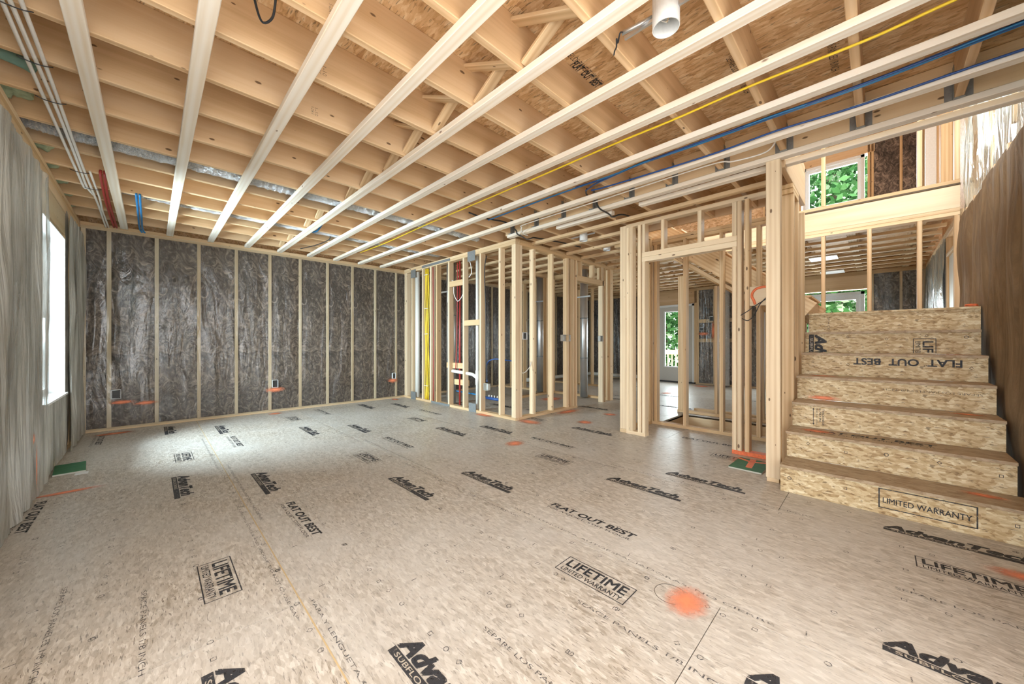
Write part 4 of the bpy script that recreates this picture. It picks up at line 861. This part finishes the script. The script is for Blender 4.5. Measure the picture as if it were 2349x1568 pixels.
# upper flight, climbing along +Y from the landing
u = empty('staircase', (4.7, 0.5, RH * 7), 'upper stair flight seen from below, climbing left from the landing', 'staircase')
for k in range(7):
    y = 0.50 + RU * k; z0 = RH * (7 + k); z1 = z0 + RH
    boxes('riser', [(4.75, 5.60, y, y + 0.018, z0, z1 - 0.02)], M['joist'], u)
    if k < 6: boxes('tread', [(4.75, 5.60, y - 0.02, y + RU, z1 - 0.019, z1)], M['joist'], u)
sl = RH / RU
for xx in (4.692, 5.61):
    board('stringer', (xx + 0.02, 0.50, RH * 7 - 0.02 + 0.03), (xx + 0.02, 2.12, RH * 7 + 0.03 + sl * 1.62 - 0.02), (1, 0, 0), 0.235, T, M['beam'] if xx < 5 else M['joist'], u)
board('stringer_ledger', (4.737, 0.62, RH * 7 - 0.10), (4.737, 2.06, RH * 7 - 0.10 + sl * 1.44), (0, -sl, 1), 0.089, T, M['stud'], u)

# ================================================================== services: ducts, pipes, cables
def flex_duct(pts, r, lab, seed):
    q = spline(pts, 60)
    pts = [(p[0], p[1], p[2] + 0.034) for p in pts]; q = spline(pts, 60)
    rf = lambda i, k: 1 + 0.03 * math.sin(i * 0.9) + 0.10 * mnoise.noise(Vector((i * 0.22, k * 0.7, seed))) + 0.07 * mnoise.noise(Vector((i * 0.8, k * 1.6, seed + 5)))
    o0 = Vector(q[0]); vs, fs = tube_geo([p - o0 for p in q], r, 30, rfun=rf)
    o = mesh('foil_duct', vs, fs, M['foil'], None, Matrix.Translation(o0), smooth=True)
    return tag(o, lab, 'duct', 'foil ducts between the joists')
flex_duct([(-0.66, 3.94, 2.52), (-0.45, 3.95, 2.505), (-0.2, 3.95, 2.505), (0.6, 3.95, 2.507), (1.1, 3.955, 2.507), (1.8, 3.95, 2.508), (2.6, 3.95, 2.508), (3.24, 3.96, 2.51)], 0.080, 'long foil wrapped duct in the bay nearer the camera', 1)
flex_duct([(-0.2, 5.16, 2.54), (0.2, 5.16, 2.52), (1.0, 5.15, 2.51), (1.9, 5.16, 2.51), (3.1, 5.16, 2.51), (3.4, 5.16, 2.52)], 0.078, 'long foil wrapped duct in the bay closer to the far wall', 2)

for x, ye, lab in ((-0.428, 5.0, 'leftmost of the white cables crossing the joists by the left wall'), (-0.403, 5.2, 'second from the left of the white cables crossing the joists'), (-0.378, 6.40, 'third of the white cables crossing the joists, running to the far wall')):
    pts = [(x + 0.004 * math.sin(q * 1.7 + x * 90), q, 2.431 + 0.004 * math.sin(q * 2.3)) for q in (-0.5, 0.6, 1.5, 2.1, 2.5, 2.9, 3.25, 3.6, 4.1, 4.5, 4.95)] + ([(x + 0.02, ye, 2.432)] if ye < 6 else [(x, 5.6, 2.43), (x - 0.005, 6.1, 2.43), (x, ye, 2.405)])
    tag(tube('white_cable', pts, 0.0085, M['wcable'], n=5), lab, 'cable', 'white cables by the left wall')
tag(tube('white_cable', [(-0.353, 4.50, 2.431), (-0.350, 5.23, 2.43), (-0.363, 5.73, 2.43), (-0.356, 6.40, 2.405)], 0.008, M['wcable'], n=5), 'rightmost of the white cables, starting at the loop and ending at the far wall', 'cable', 'white cables by the left wall')
for i, (x0, y) in enumerate(((-0.46, 2.49), (-0.46, 2.92), (-0.46, 3.32), (-0.46, 4.53), (-0.43, 4.95))):
    tag(tube('cable_tie', [(x0, y - 0.01, 2.424), (x0 + 0.035, y, 2.4185), (x0 + 0.08, y, 2.4185), (x0 + 0.11, y + 0.005, 2.43)], 0.0024, M['black'], n=4, seg=6), f'dark twisted tie holding the white cables, {ORD[i]} from the camera', 'cable tie', 'cable ties on the white cables')
rp = empty('water_tube', (-0.3, 5.2, 2.42), 'pair of red water tubes dropping across the joists beside the first strip', 'tube')
for i, dx in enumerate((0.0, 0.028)): tube('tube_run', [(-0.295 + dx * 0.8, 4.50, 2.46), (-0.30 + dx * 0.8, 4.58, 2.435), (-0.315 + dx * 0.8, 5.2, 2.432), (-0.318 + dx * 0.8, 5.8, 2.432), (-0.312 + dx * 0.8, 6.36, 2.41)], 0.0095, M['redpipe'], rp)
bpz = empty('water_tube', (-0.1, 5.5, 2.42), 'pair of blue water tubes crossing the joists between the first and the second strip', 'tube')
for dx in (0.0, 0.024): tube('tube_run', [(-0.10 + dx, 4.94, 2.46), (-0.10 + dx, 5.0, 2.435), (-0.10 + dx, 5.7, 2.432), (-0.10 + dx, 6.28, 2.43), (-0.08 + dx, 6.37, 2.40)], 0.009, M['bluepipe'], bpz)
# yellow, blue and white cables on the right part of the ceiling
tag(tube('yellow_cable', [(2.30, -0.6, 2.43), (2.308, -0.22, 2.432), (2.319, 0.04, 2.427), (2.299, 0.47, 2.432), (2.297, 0.90, 2.427), (2.294, 1.3, 2.432), (2.29, 2.1, 2.427), (2.294, 2.9, 2.432), (2.285, 3.7, 2.428), (2.31, 4.8, 2.432), (2.28, 5.6, 2.43)], 0.0065, M['ycable'], n=6), 'long bright yellow cable strung under the joists', 'cable')
bb = empty('blue_cable_bundle', (2.7, 0, 2.43), 'bundle of dark blue cables tied together under the joists', 'cable bundle')
for i in range(6):
    a, b = 0.012 * math.cos(i), 0.010 * math.sin(i * 1.9); s = 0.012 * math.sin(i * 2.3)
    tube('cable_run', [(2.67 + a, -0.6, 2.428 + b * 0.4), (2.683 + a, -0.38, 2.43 + b * 0.4), (2.704 + a + s, 0.05, 2.424 + b * 0.5), (2.702 + a, 0.47, 2.43 + b * 0.3), (2.69 + a + s * 1.4, 0.9, 2.425 + b * 0.5), (2.688 + a * 0.6, 1.28, 2.43 + b * 0.3), (2.71 + a, 1.57, 2.428)] + ([(2.76 + a, 1.75, 2.44), (2.85, 1.91, 2.45)] if i < 2 else [(2.70 + a, 2.3, 2.43), (2.71 + a, 3.1, 2.43)] if i < 4 else [(2.69 + a, 1.9, 2.43)]), 0.0052, M['bluepipe'] if i % 3 == 0 else M['bcable'], bb, n=5, seg=6)
tag(tube('blue_cable', [(2.93, -0.6, 2.43), (2.928, -0.4, 2.432), (2.93, 0.08, 2.428), (2.905, 0.47, 2.432), (2.92, 0.9, 2.428), (2.876, 1.67, 2.432), (2.86, 1.85, 2.44)], 0.0065, M['bcable'], n=6), 'single thicker blue cable running right of the bundle', 'cable')
tag(tube('white_cable', [(3.12, 0.50, 2.47), (3.175, 0.58, 2.432), (3.155, 0.78, 2.43), (3.096, 0.88, 2.432), (3.086, 1.29, 2.43), (3.10, 1.8, 2.432), (3.096, 2.1, 2.43), (3.10, 2.9, 2.43), (3.16, 3.02, 2.43), (3.22, 3.08, 2.41), (3.32, 3.12, 2.40), (3.42, 3.16, 2.42)], 0.0055, M['wcable'], n=6), 'thin white cable following the header beam', 'cable')
tag(tube('black_cable', [(2.5, 3.2, 2.49), (2.683, 3.15, 2.46), (2.95, 3.08, 2.457), (3.18, 3.14, 2.43), (3.24, 3.17, 2.402), (3.40, 3.21, 2.396), (3.50, 3.24, 2.402), (3.60, 3.25, 2.44), (3.68, 3.25, 2.458), (4.1, 3.15, 2.46), (4.5, 3.1, 2.46)], 0.009, M['black'], n=6), 'dark cable snaking past the bath corner under the joists', 'cable')
tag(tube('black_cable', [(2.86, 1.90, 2.47), (2.95, 1.96, 2.458), (3.13, 1.98, 2.45), (3.22, 1.985, 2.402), (3.40, 1.99, 2.396), (3.53, 2.02, 2.402), (3.62, 2.0, 2.44), (3.70, 1.98, 2.458), (3.86, 1.95, 2.46)], 0.008, M['black'], n=6), 'dark cable looping over the hall toward the closet', 'cable')
tag(tube('black_cable', [(1.55, 5.95, 2.42), (1.66, 5.6, 2.43), (1.72, 5.3, 2.45), (1.70, 5.15, 2.47)], 0.006, M['black'], n=6), 'short dark cable hanging below the rear foil duct', 'cable')
tag(tube('blue_tube', [(1.47, 4.75, 2.48), (1.46, 4.9, 2.435), (1.44, 5.02, 2.44)], 0.011, M['bluepipe'], n=6), 'short blue tube poking below a joist over the far wall', 'tube')
tag(tube('black_cable', [(0.29, 1.80, 2.56), (0.315, 1.88, 2.51), (0.355, 1.955, 2.49), (0.385, 1.91, 2.50), (0.385, 1.84, 2.55)], 0.005, M['black'], n=8), 'dark wire loop hanging in a joist bay between the second and third strips', 'cable')

# can lights
def can(x, y, r, z0, h, lab, wires=True):
    o = empty('can_light', (x, y, z0), lab, 'light fixture', 'round light housings between the joists')
    n = 32; vs, fs = [], []
    for z, rr in ((0, r), (h, r), (h, r * 0.2), (h - 0.004, r * 0.2), (h - 0.004, r * 0.95), (0, r * 0.95)):
        for i in range(n): a = 2 * PI * i / n; vs.append((rr * math.cos(a), rr * math.sin(a), z))
    for k in range(6):
        for i in range(n):
            a = k * n + i; b = k * n + (i + 1) % n; c = ((k + 1) % 6) * n; fs.append((a, b, c + (i + 1) % n, c + i))
    mesh('housing', vs, fs, M['white'], o, Matrix.Translation(Vector((x, y, z0))), smooth=False)
    boxes('junction_box', [(x - r * 0.35, x + r * 0.3, y - r * 0.2, y + r * 0.3, z0 + h * 0.45, z0 + h - 0.005)], M['darktrim'], o)
    if wires:
        for i in range(4): tube('wire', [(x, y + 0.01 * i, z0 + h * 0.55), (x + r * 0.3 * math.cos(i * 2), y + r * 0.35 * math.sin(i * 2), z0 + h * 0.3), (x + 0.2 * r * math.sin(i), y, z0 + h * 0.22)], 0.0022, M['wcable'] if i % 2 else M['stud'], o, seg=5, n=5)
    boxes('mounting_bar', [(x - 0.008, x + 0.004, y + r, y + 0.19, z0 + 0.06, z0 + 0.075)], M['steel'], o); boxes('mounting_bar', [(x - 0.008, x + 0.004, y - 0.17, y - r, z0 + 0.06, z0 + 0.075)], M['steel'], o)
    return o
can(1.575, 0.645, 0.055, 2.40, 0.14, 'large white round light housing between near joists')
can(3.99, 2.70, 0.05, 2.37, 0.10, 'white round light housing over the hall, nearer the bath corner', False)
can(4.70, 2.78, 0.05, 2.39, 0.08, 'white round light housing over the hall, farther back', False)
tag(tube('black_cable', [(1.53, 0.82, 2.46), (1.50, 0.82, 2.44), (1.525, 0.845, 2.425), (1.505, 0.84, 2.43), (1.53, 0.855, 2.415), (1.55, 0.875, 2.42), (1.56, 0.885, 2.41)], 0.0035, M['black'], n=8), 'knotted dark blue wires at the end of the light bracket', 'cable')
tag(tube('light_bracket', [(1.575, 0.70, 2.485), (1.525, 0.825, 2.455)], 0.009, M['steel'], sp=False), 'grey metal bar reaching from the large light housing', 'bracket')

# pipes in the bath partition
tag(tube('vent_pipe', [(3.52, 6.04, 0.04), (3.52, 6.04, 2.36)], 0.043, M['pvc'], seg=20, sp=False), 'thick white vent pipe nearest the far wall', 'pipe')
yb = empty('yellow_cable_bundle', (3.49, 5.68, 0.04), 'bundle of yellow cables running down the piped partition', 'cable bundle')
for i in range(6):
    tube('cable_run', [(3.475 + 0.012 * (i % 3), 5.70 - 0.016 * i + 0.012 * math.sin(z * 5 + i * 1.7), z) for z in (0.04, 0.3, 0.6, 0.95, 1.3, 1.7, 2.0, 2.36)], 0.0075, M['ycable'], yb, seg=6, n=4)
for z in (0.28, 1.2, 1.65, 2.25): boxes('tie', [(3.462, 3.47, 5.60, 5.72, z, z + 0.008)], M['pvc'], yb)
tag(tube('red_tube', [(3.475, 5.44, 0.04), (3.478, 5.44, 1.2), (3.472, 5.445, 2.36)], 0.008, M['redpipe'], n=6), 'thin red tube fixed to the pink tinted stud side', 'tube')
def steel_duct(x, y, r, lab):
    o = empty('steel_duct', (x, y, 0), lab, 'duct', 'vertical round steel ducts'); 
    tube('duct_pipe', [(x, y, 0.02), (x, y, 2.43)], r, M['steel'], o, seg=28, sp=False)
    for z in (0.75, 1.5): tube('joint_ring', [(x, y, z), (x, y, z + 0.02)], r + 0.003, M['zinc'], o, seg=28, sp=False)
    boxes('support_strap', [(x - r - 0.006, x - r - 0.003, y - 0.19, y + 0.19, 1.90, 1.925)], M['steel'], o); return o
steel_duct(3.632, 5.13, 0.078, 'round steel duct behind the piped partition, left of the red pipe')
steel_duct(5.85, 3.95, 0.072, 'round steel duct seen through the bath door opening')
steel_duct(5.85, 5.05, 0.072, 'round steel duct seen between the bath side studs')
tag(tube('sprinkler_pipe', [(3.56, 4.79, 0.03), (3.56, 4.79, 2.42)], 0.0155, M['redpipe'], seg=12, sp=False), 'straight dark red pipe standing in the piped partition', 'pipe')
tag(tube('red_tube', [(3.50, 4.82, 0.62), (3.51, 4.80, 1.2), (3.51, 4.79, 1.9), (3.52, 4.80, 2.34)], 0.008, M['redpipe'], n=6), 'thin bright red tube beside the dark red pipe', 'tube')
dp = empty('drain_pipe', (3.56, 4.34, 0), 'white drain pipe with a side tee in the piped partition', 'pipe')
tube('pipe_run', [(3.56, 4.34, 0.03), (3.56, 4.34, 2.38)], 0.027, M['pvc'], dp, seg=18, sp=False)
tube('tee_collar', [(3.56, 4.34, 0.40), (3.56, 4.34, 0.62)], 0.033, M['pvc'], dp, seg=18, sp=False)
tube('branch_pipe', [(3.56, 4.34, 0.50), (3.54, 4.42, 0.55), (3.52, 4.50, 0.565), (3.508, 4.80, 0.58), (3.508, 4.92, 0.585)], 0.026, M['pvc'], dp, seg=14)
tag(tube('blue_tube', [(3.61, 4.97, 0.245), (3.61, 4.6, 0.24), (3.61, 4.3, 0.235), (3.58, 4.15, 0.23)], 0.011, M['bluepipe'], n=6), 'blue water tube crossing low through the partition studs', 'tube')
mf = empty('pipe_manifold', (3.56, 4.0, 0.22), 'short blue pipe manifold with white end cap', 'pipe'); tube('pipe_body', [(3.56, 4.12, 0.225), (3.56, 3.83, 0.225)], 0.022, M['bcable'], mf, seg=14, sp=False); tube('end_cap', [(3.56, 3.835, 0.225), (3.56, 3.815, 0.225)], 0.024, M['pvc'], mf, seg=14, sp=False)
for k in range(4): tube('outlet_stub', [(3.56, 4.07 - 0.06 * k, 0.24), (3.56, 4.07 - 0.06 * k, 0.275)], 0.007, M['pvc'], mf, seg=8, sp=False)
tag(tube('blue_tube', [(3.60, 3.46, 0.78), (3.6, 3.8, 0.80), (3.57, 3.98, 0.805), (3.52, 4.07, 0.74), (3.505, 4.06, 0.55), (3.50, 4.045, 0.47)], 0.009, M['bcable'], n=7), 'blue cable curving down into the partition outlet box', 'cable')
tag(tube('black_cable', [(3.50, 4.06, 2.33), (3.49, 4.09, 2.1), (3.50, 4.075, 1.5), (3.495, 4.07, 0.9), (3.50, 4.05, 0.47)], 0.007, M['black'], n=6), 'long dark cable down to the partition outlet box', 'cable')
tag(tube('white_cable', [(3.53, 5.0, 2.02), (3.54, 5.08, 1.95), (3.54, 5.10, 1.80), (3.53, 5.09, 1.72)], 0.006, M['wcable'], n=6), 'white wire stub hanging beside the steel duct', 'cable')
tag(tube('white_cable', [(3.48, 4.90, 2.06), (3.49, 4.86, 2.03), (3.50, 4.87, 1.85), (3.50, 4.80, 1.74), (3.50, 4.74, 1.72), (3.50, 4.64, 1.80), (3.50, 4.59, 1.93), (3.49, 4.58, 2.0)], 0.006, M['wcable'], n=6), 'white wire loop hanging between two partition studs', 'cable')
tag(tube('white_cable', [(3.48, 4.46, 2.34), (3.49, 4.42, 2.25), (3.49, 4.40, 2.12), (3.49, 4.46, 2.06)], 0.006, M['wcable'], n=6), 'short white wire by the upper zinc plate', 'cable')
tag(tube('white_cable', [(3.60, 3.50, 0.64), (3.68, 3.47, 0.63), (3.78, 3.46, 0.70), (3.82, 3.46, 0.78)], 0.006, M['wcable'], n=6), 'white wire curving out of the bath corner stud', 'cable')
tag(tube('black_cable', [(4.62, 3.47, 2.35), (4.68, 3.45, 2.2), (4.68, 3.46, 1.6), (4.64, 3.46, 1.18)], 0.009, M['black'], n=6), 'dark cable running down to the bath switch box', 'cable')
def plate(lab, x0, x1, y0, y1, z0, z1): tag(boxes('nail_plate', [(x0, x1, y0, y1, z0, z1)], M['zinc']), lab, 'metal plate', 'zinc nail plates on the piped partition')
plate('square zinc plate over the drain pipe on the top plate', 3.452, 3.4575, 4.27, 4.45, 2.29, 2.44)
plate('square zinc plate over the drain pipe on the bottom plate', 3.452, 3.4595, 4.25, 4.42, 0.0, 0.13)
plate('zinc plate at the top of the thick vent pipe', 3.452, 3.4575, 6.0, 6.17, 2.25, 2.40)
plate('zinc plate at the foot of the thick vent pipe', 3.452, 3.4595, 6.0, 6.17, 0.0, 0.14)
plate('long zinc strap along the top plate of the piped partition', 3.452, 3.4575, 4.92, 5.78, 2.385, 2.425)
plate('long zinc strap along the bottom plate below the steel duct', 3.452, 3.4595, 4.93, 5.48, 0.004, 0.04)
def ebox(name, x, y, z, face, w, h, m, lab, dk=True):
    """open electrical box; face: 'x-' looks to -X, 'y-' looks to -Y"""
    o = empty(name, (x, y, z), lab, 'electrical box', 'electrical boxes'); t, d = 0.004, 0.05
    if face == 'y-':
        boxes('box_shell', [(x - w / 2, x - w / 2 + t, y, y + d, z, z + h), (x + w / 2 - t, x + w / 2, y, y + d, z, z + h), (x - w / 2, x + w / 2, y, y + d, z, z + t), (x - w / 2, x + w / 2, y, y + d, z + h - t, z + h), (x - w / 2, x + w / 2, y + d - t, y + d, z, z + h)], M[m], o)
        if dk: boxes('dark_insert', [(x - w / 2 + 0.012, x + w / 2 - 0.012, y + 0.012, y + d - t, z + 0.012, z + h - 0.012)], M['darktrim'], o)
    else:
        boxes('box_shell', [(x, x + d, y - w / 2, y - w / 2 + t, z, z + h), (x, x + d, y + w / 2 - t, y + w / 2, z, z + h), (x, x + d, y - w / 2, y + w / 2, z, z + t), (x, x + d, y - w / 2, y + w / 2, z + h - t, z + h), (x + d - t, x + d, y - w / 2, y + w / 2, z, z + h)], M[m], o)
        if dk: boxes('dark_insert', [(x + 0.012, x + d - t, y - w / 2 + 0.012, y + w / 2 - 0.012, z + 0.012, z + h - 0.012)], M['darktrim'], o)
    return o
ebox('outlet_box', -0.30, YF - 0.03, 0.375, 'y-', 0.085, 0.11, 'white', 'white outlet box on the far wall near the left corner')
ebox('outlet_box', 1.33, YF - 0.03, 0.37, 'y-', 0.075, 0.115, 'white', 'white outlet box in the middle of the far wall')
ebox('outlet_box', 3.245, YF - 0.03, 0.37, 'y-', 0.06, 0.11, 'white', 'white outlet box on the far wall near the bath partition')
ebox('switch_box', 3.64, 3.41, 1.09, 'y-', 0.085, 0.10, 'white', 'white switch box by the bath corner post')
ebox('outlet_box', 3.452, 4.02, 0.355, 'x-', 0.10, 0.10, 'greyplas', 'grey outlet box where the blue cables end', False)
ebox('switch_box', 4.57, 3.40, 1.07, 'y-', 0.20, 0.10, 'greyplas', 'wide grey switch box on the bath side wall', False)
ebox('switch_box', 5.58, 3.40, 1.07, 'y-', 0.09, 0.10, 'greyplas', 'small grey switch box past the bath door opening', False)
ebox('outlet_box', XB - 0.04, 3.12, 1.34, 'x-', 0.09, 0.09, 'white', 'small switch box on the back wall beside the glazed door', True)
ebox('outlet_box', XB - 0.04, 2.90, 1.58, 'x-', 0.09, 0.12, 'white', 'larger switch box on the back wall, above the other', True)

# foil duct and a tube for the light strip in the rear room
wrap = spline([(9.70, 2.55, 0.02), (9.70, 2.55, 1.2), (9.70, 2.55, 2.3)], 24)
vs, fs = tube_geo([p - wrap[0] for p in wrap], 0.075, 14, rfun=lambda i, k: 1 + 0.05 * math.sin(i * 2.3) + 0.05 * mnoise.noise(Vector((i, k, 3))))
tag(mesh('foil_duct', vs, fs, M['foil'], None, Matrix.Translation(wrap[0]), smooth=True), 'upright foil wrapped duct in front of the back wall', 'duct')
tag(tube('light_strip', [(6.7, 6.30, 0.10), (8.4, 6.30, 0.10), (9.5, 6.28, 0.10), (9.66, 6.1, 0.10), (9.66, 5.4, 0.10), (9.66, 4.6, 0.10)], 0.05, M['pvc'], seg=14, n=6), 'white tube standing in for a strip of light along the back floor', 'pipe')  # white tube imitates a bright strip of light at the floor
# wires and rag at the backing board
tag(tube('thin_wire', [(3.89, 0.62, 1.51), (3.888, 0.70, 1.44), (3.888, 0.76, 1.40), (3.885, 0.84, 1.34), (3.885, 0.90, 1.30)], 0.0035, M['black'], n=6, seg=6), 'thin twisted dark wire below the orange hook mark', 'wire')
tag(tube('thin_wire', [(3.88, 0.89, 1.27), (3.878, 0.84, 1.25), (3.878, 0.79, 1.30), (3.878, 0.75, 1.39), (3.878, 0.70, 1.45)], 0.0035, M['black'], n=6, seg=6), 'second thin dark wire curling back under the backing board', 'wire')
# boards and scraps on the floor
def scrap(lab, cx, cy, rz, lx, ly, tag_b=True):
    o = empty('drywall_scrap', (cx, cy, 0), lab, 'board scrap')
    mw = Matrix.Translation(Vector((cx, cy, 0.0))) @ Matrix.Rotation(rz, 4, 'Z')
    v, f = boxv(-lx / 2, lx / 2, -ly / 2, ly / 2, 0.0022, 0.0135); mesh('gypsum_core', v, f, M['gypsum'], o, mw)
    v, f = boxv(-lx / 2, lx / 2, -ly / 2, ly / 2, 0.0136, 0.0150); mesh('green_face', v, f, M['green'], o, mw); return o
s1 = scrap('dark green board scrap lying under the left window', -0.475, 4.70, 0.08, 0.17, 0.34)
tag(boxes('tape_piece', [(-0.43, -0.36, 4.46, 4.53, 0.0017, 0.004)], M['white']), 'small crumpled whitish tape bit beside the green scrap by the window', 'tape')
s2 = scrap('green board scrap with an orange arrow beside the corner post', 3.60, 0.765, -0.02, 0.34, 0.235)
ap = [(3.74, 0.80), (3.50, 0.73)]
a1 = board('spray_paint_mark', (3.765, 0.775, 0.0158), (3.50, 0.755, 0.0158), (0, 0, 1), 0.045, 0.0012, M['spray_solid'], s2, c=0.0002)
board('spray_paint_mark', (3.74, 0.88, 0.0158), (3.68, 0.775, 0.0158), (0, 0, 1), 0.03, 0.0012, M['spray_solid'], s2, c=0.0002); board('spray_paint_mark', (3.74, 0.66, 0.0158), (3.68, 0.765, 0.0158), (0, 0, 1), 0.03, 0.0012, M['spray_solid'], s2, c=0.0002)
# foam at the left rim
def blob(name, c, s, m, seed, lab, g):
    import bmesh
    bm = bmesh.new(); bmesh.ops.create_icosphere(bm, subdivisions=4, radius=1.0)
    for v in bm.verts:
        d = 1 + 0.35 * mnoise.noise(v.co * 1.6 + Vector((seed, 0, 0))) + 0.15 * mnoise.noise(v.co * 5 + Vector((0, seed, 0)))
        v.co = Vector((v.co.x * s[0] * d, v.co.y * s[1] * d, v.co.z * s[2] * d))
    me = bpy.data.meshes.new(name); bm.to_mesh(me); bm.free(); me.materials.append(m)
    for p in me.polygons: p.use_smooth = True
    o = bpy.data.objects.new(name, me); place(o, Matrix.Translation(Vector(c))); return tag(o, lab, 'foam', g)
fb = [j for j in range(5, nJ - 1)]
for n_, j in enumerate(fb):
    y = (JY[j] + JY[j + 1]) / 2
    if abs(y - 3.95) < 0.15 or abs(y - 3.13) < 0.1: continue
    blob('spray_foam', (XL - 0.02, y, 2.57), (0.09, 0.155, 0.085), M['foam'], j, f'pale green foam lump in the {ORD[n_]} rim bay above the left wall', 'foam lumps along the left rim')
tag(tube('wrapped_hose', [(-0.66, 3.13, 2.52), (-0.55, 3.13, 2.515), (-0.47, 3.13, 2.50), (-0.43, 3.14, 2.485)], 0.03, M['teal'], n=6, seg=14), 'short teal wrapped hose sticking out above the left wall', 'hose')

# orange debris bits on the stairs
tag(blob('orange_tarp_scrap', (4.72, -0.53, RH * 7 + 0.012), (0.03, 0.035, 0.012), M['spray_solid'], 3, 'x', None), 'crumpled orange scrap on the right end of the landing', 'scrap')

# boards beyond the landing: ceiling boxes in the rear room
for i, (x, y) in enumerate(((7.48, 0.45), (9.1, 0.45))):
    o = boxes('ceiling_box', [(x, x + 0.35, y, y + 0.34, 2.392, 2.4075)], M['white']); tag(o, ('nearer' if i == 0 else 'farther') + ' white square ceiling box in the rear room', 'ceiling fixture', 'white ceiling boxes')

# ================================================================== roof over the upper storey and added sky-blocking overhang outside
rf = boxes('roof', [(2.3, 10.1, -0.9, 6.7, 5.12, 5.16)], M['darkroof']); tag(rf, kind='structure', label='roof boarding above the upper storey')
boxes('trim_2', [(2.3, 2.36, -0.9, 6.7, ZT + 0.03, 3.3), (2.3, 2.36, -0.9, 6.7, 4.8, 5.12), (2.3, 2.36, 2.4, 6.7, 3.3, 4.8), (2.3, 2.36, -0.9, -0.6, 3.3, 4.8), (2.36, 10.0, 6.62, 6.68, ZT + 0.03, 5.12)], M['deck'])['kind'] = 'structure'  # front gap made for the added upper lamp
overhang = boxes('sky_blocking_overhang', [(-2.6, 4.2, -2.9, -0.8, 2.72, 2.78), (-2.2, -0.76, -0.8, 3.2, 2.72, 2.78)], M['white_wood']); tag(overhang, kind='structure', label='unseen overhang added to hold sky light off the floor')  # unseen, added to keep direct sky light off the near floor
# ================================================================== outdoors
import numpy as np
rs = np.random.RandomState(5)
def tree(x, y, h, r, n, lab):
    o = empty('tree', (x, y, -0.7), lab, 'tree', 'trees behind the house')
    tube('trunk', [(x, y, -0.7), (x + 0.1, y, h * 0.3), (x, y + 0.1, h * 0.75)], 0.16, M['bark'], o, seg=10)
    c = rs.normal(size=(n, 3)); c /= np.linalg.norm(c, axis=1)[:, None]; c *= (rs.rand(n, 1) ** 0.4) * np.array([r, r, h * 0.55]); c += np.array([0, 0, h * 0.5])
    a = rs.normal(size=(n, 3)); a /= np.linalg.norm(a, axis=1)[:, None]; b = np.cross(a, rs.normal(size=(n, 3))); b /= np.linalg.norm(b, axis=1)[:, None]
    s = (0.07 + 0.08 * rs.rand(n, 1)); vs = np.stack([c - a * s, c + b * s * 0.6, c + a * s, c - b * s * 0.6], axis=1).reshape(-1, 3)
    fs = [(4 * i, 4 * i + 1, 4 * i + 2, 4 * i + 3) for i in range(n)]
    mesh('foliage', [tuple(v) for v in vs], fs, M['leaf'], o, Matrix.Translation(Vector((x, y, -0.7))))
tree(16.5, 1.0, 9.0, 2.7, 16000, 'dense leafy tree outside the patio doors and upper window')
tree(17.5, 7.3, 8.0, 2.8, 12000, 'dense leafy tree outside the glazed exterior door')
tree(20.0, -5.2, 8.5, 2.6, 5000, 'leafy tree farthest to the right outside')
blocker = boxes('sky_blocking_wall', [(-7.0, -6.6, 4.5, 24, -0.7, 7.5)], M['blockwall']); tag(blocker, 'unseen grey wall added to dim the sky outside the left window', 'light blocker')  # unseen wall added to block bright sky at the window jamb
dk = empty('deck_railing', (12.4, 3.6, -0.1), 'pale wooden deck railing outside the glazed door', 'railing')
lum('top_rail', 12.35, 12.49, 2.6, 7.6, 0.66, 0.80, M['white_wood'], dk)
for k in range(38): lum('baluster', 12.40, 12.43, 2.65 + 0.13 * k, 2.69 + 0.13 * k, -0.1, 0.66, M['white_wood'], dk)
dd = boxes('deck', [(10.0, 12.6, 2.5, 7.7, -0.15, -0.1)], M['white_wood']); tag(dd, 'pale wooden deck outside the glazed back door', 'deck')
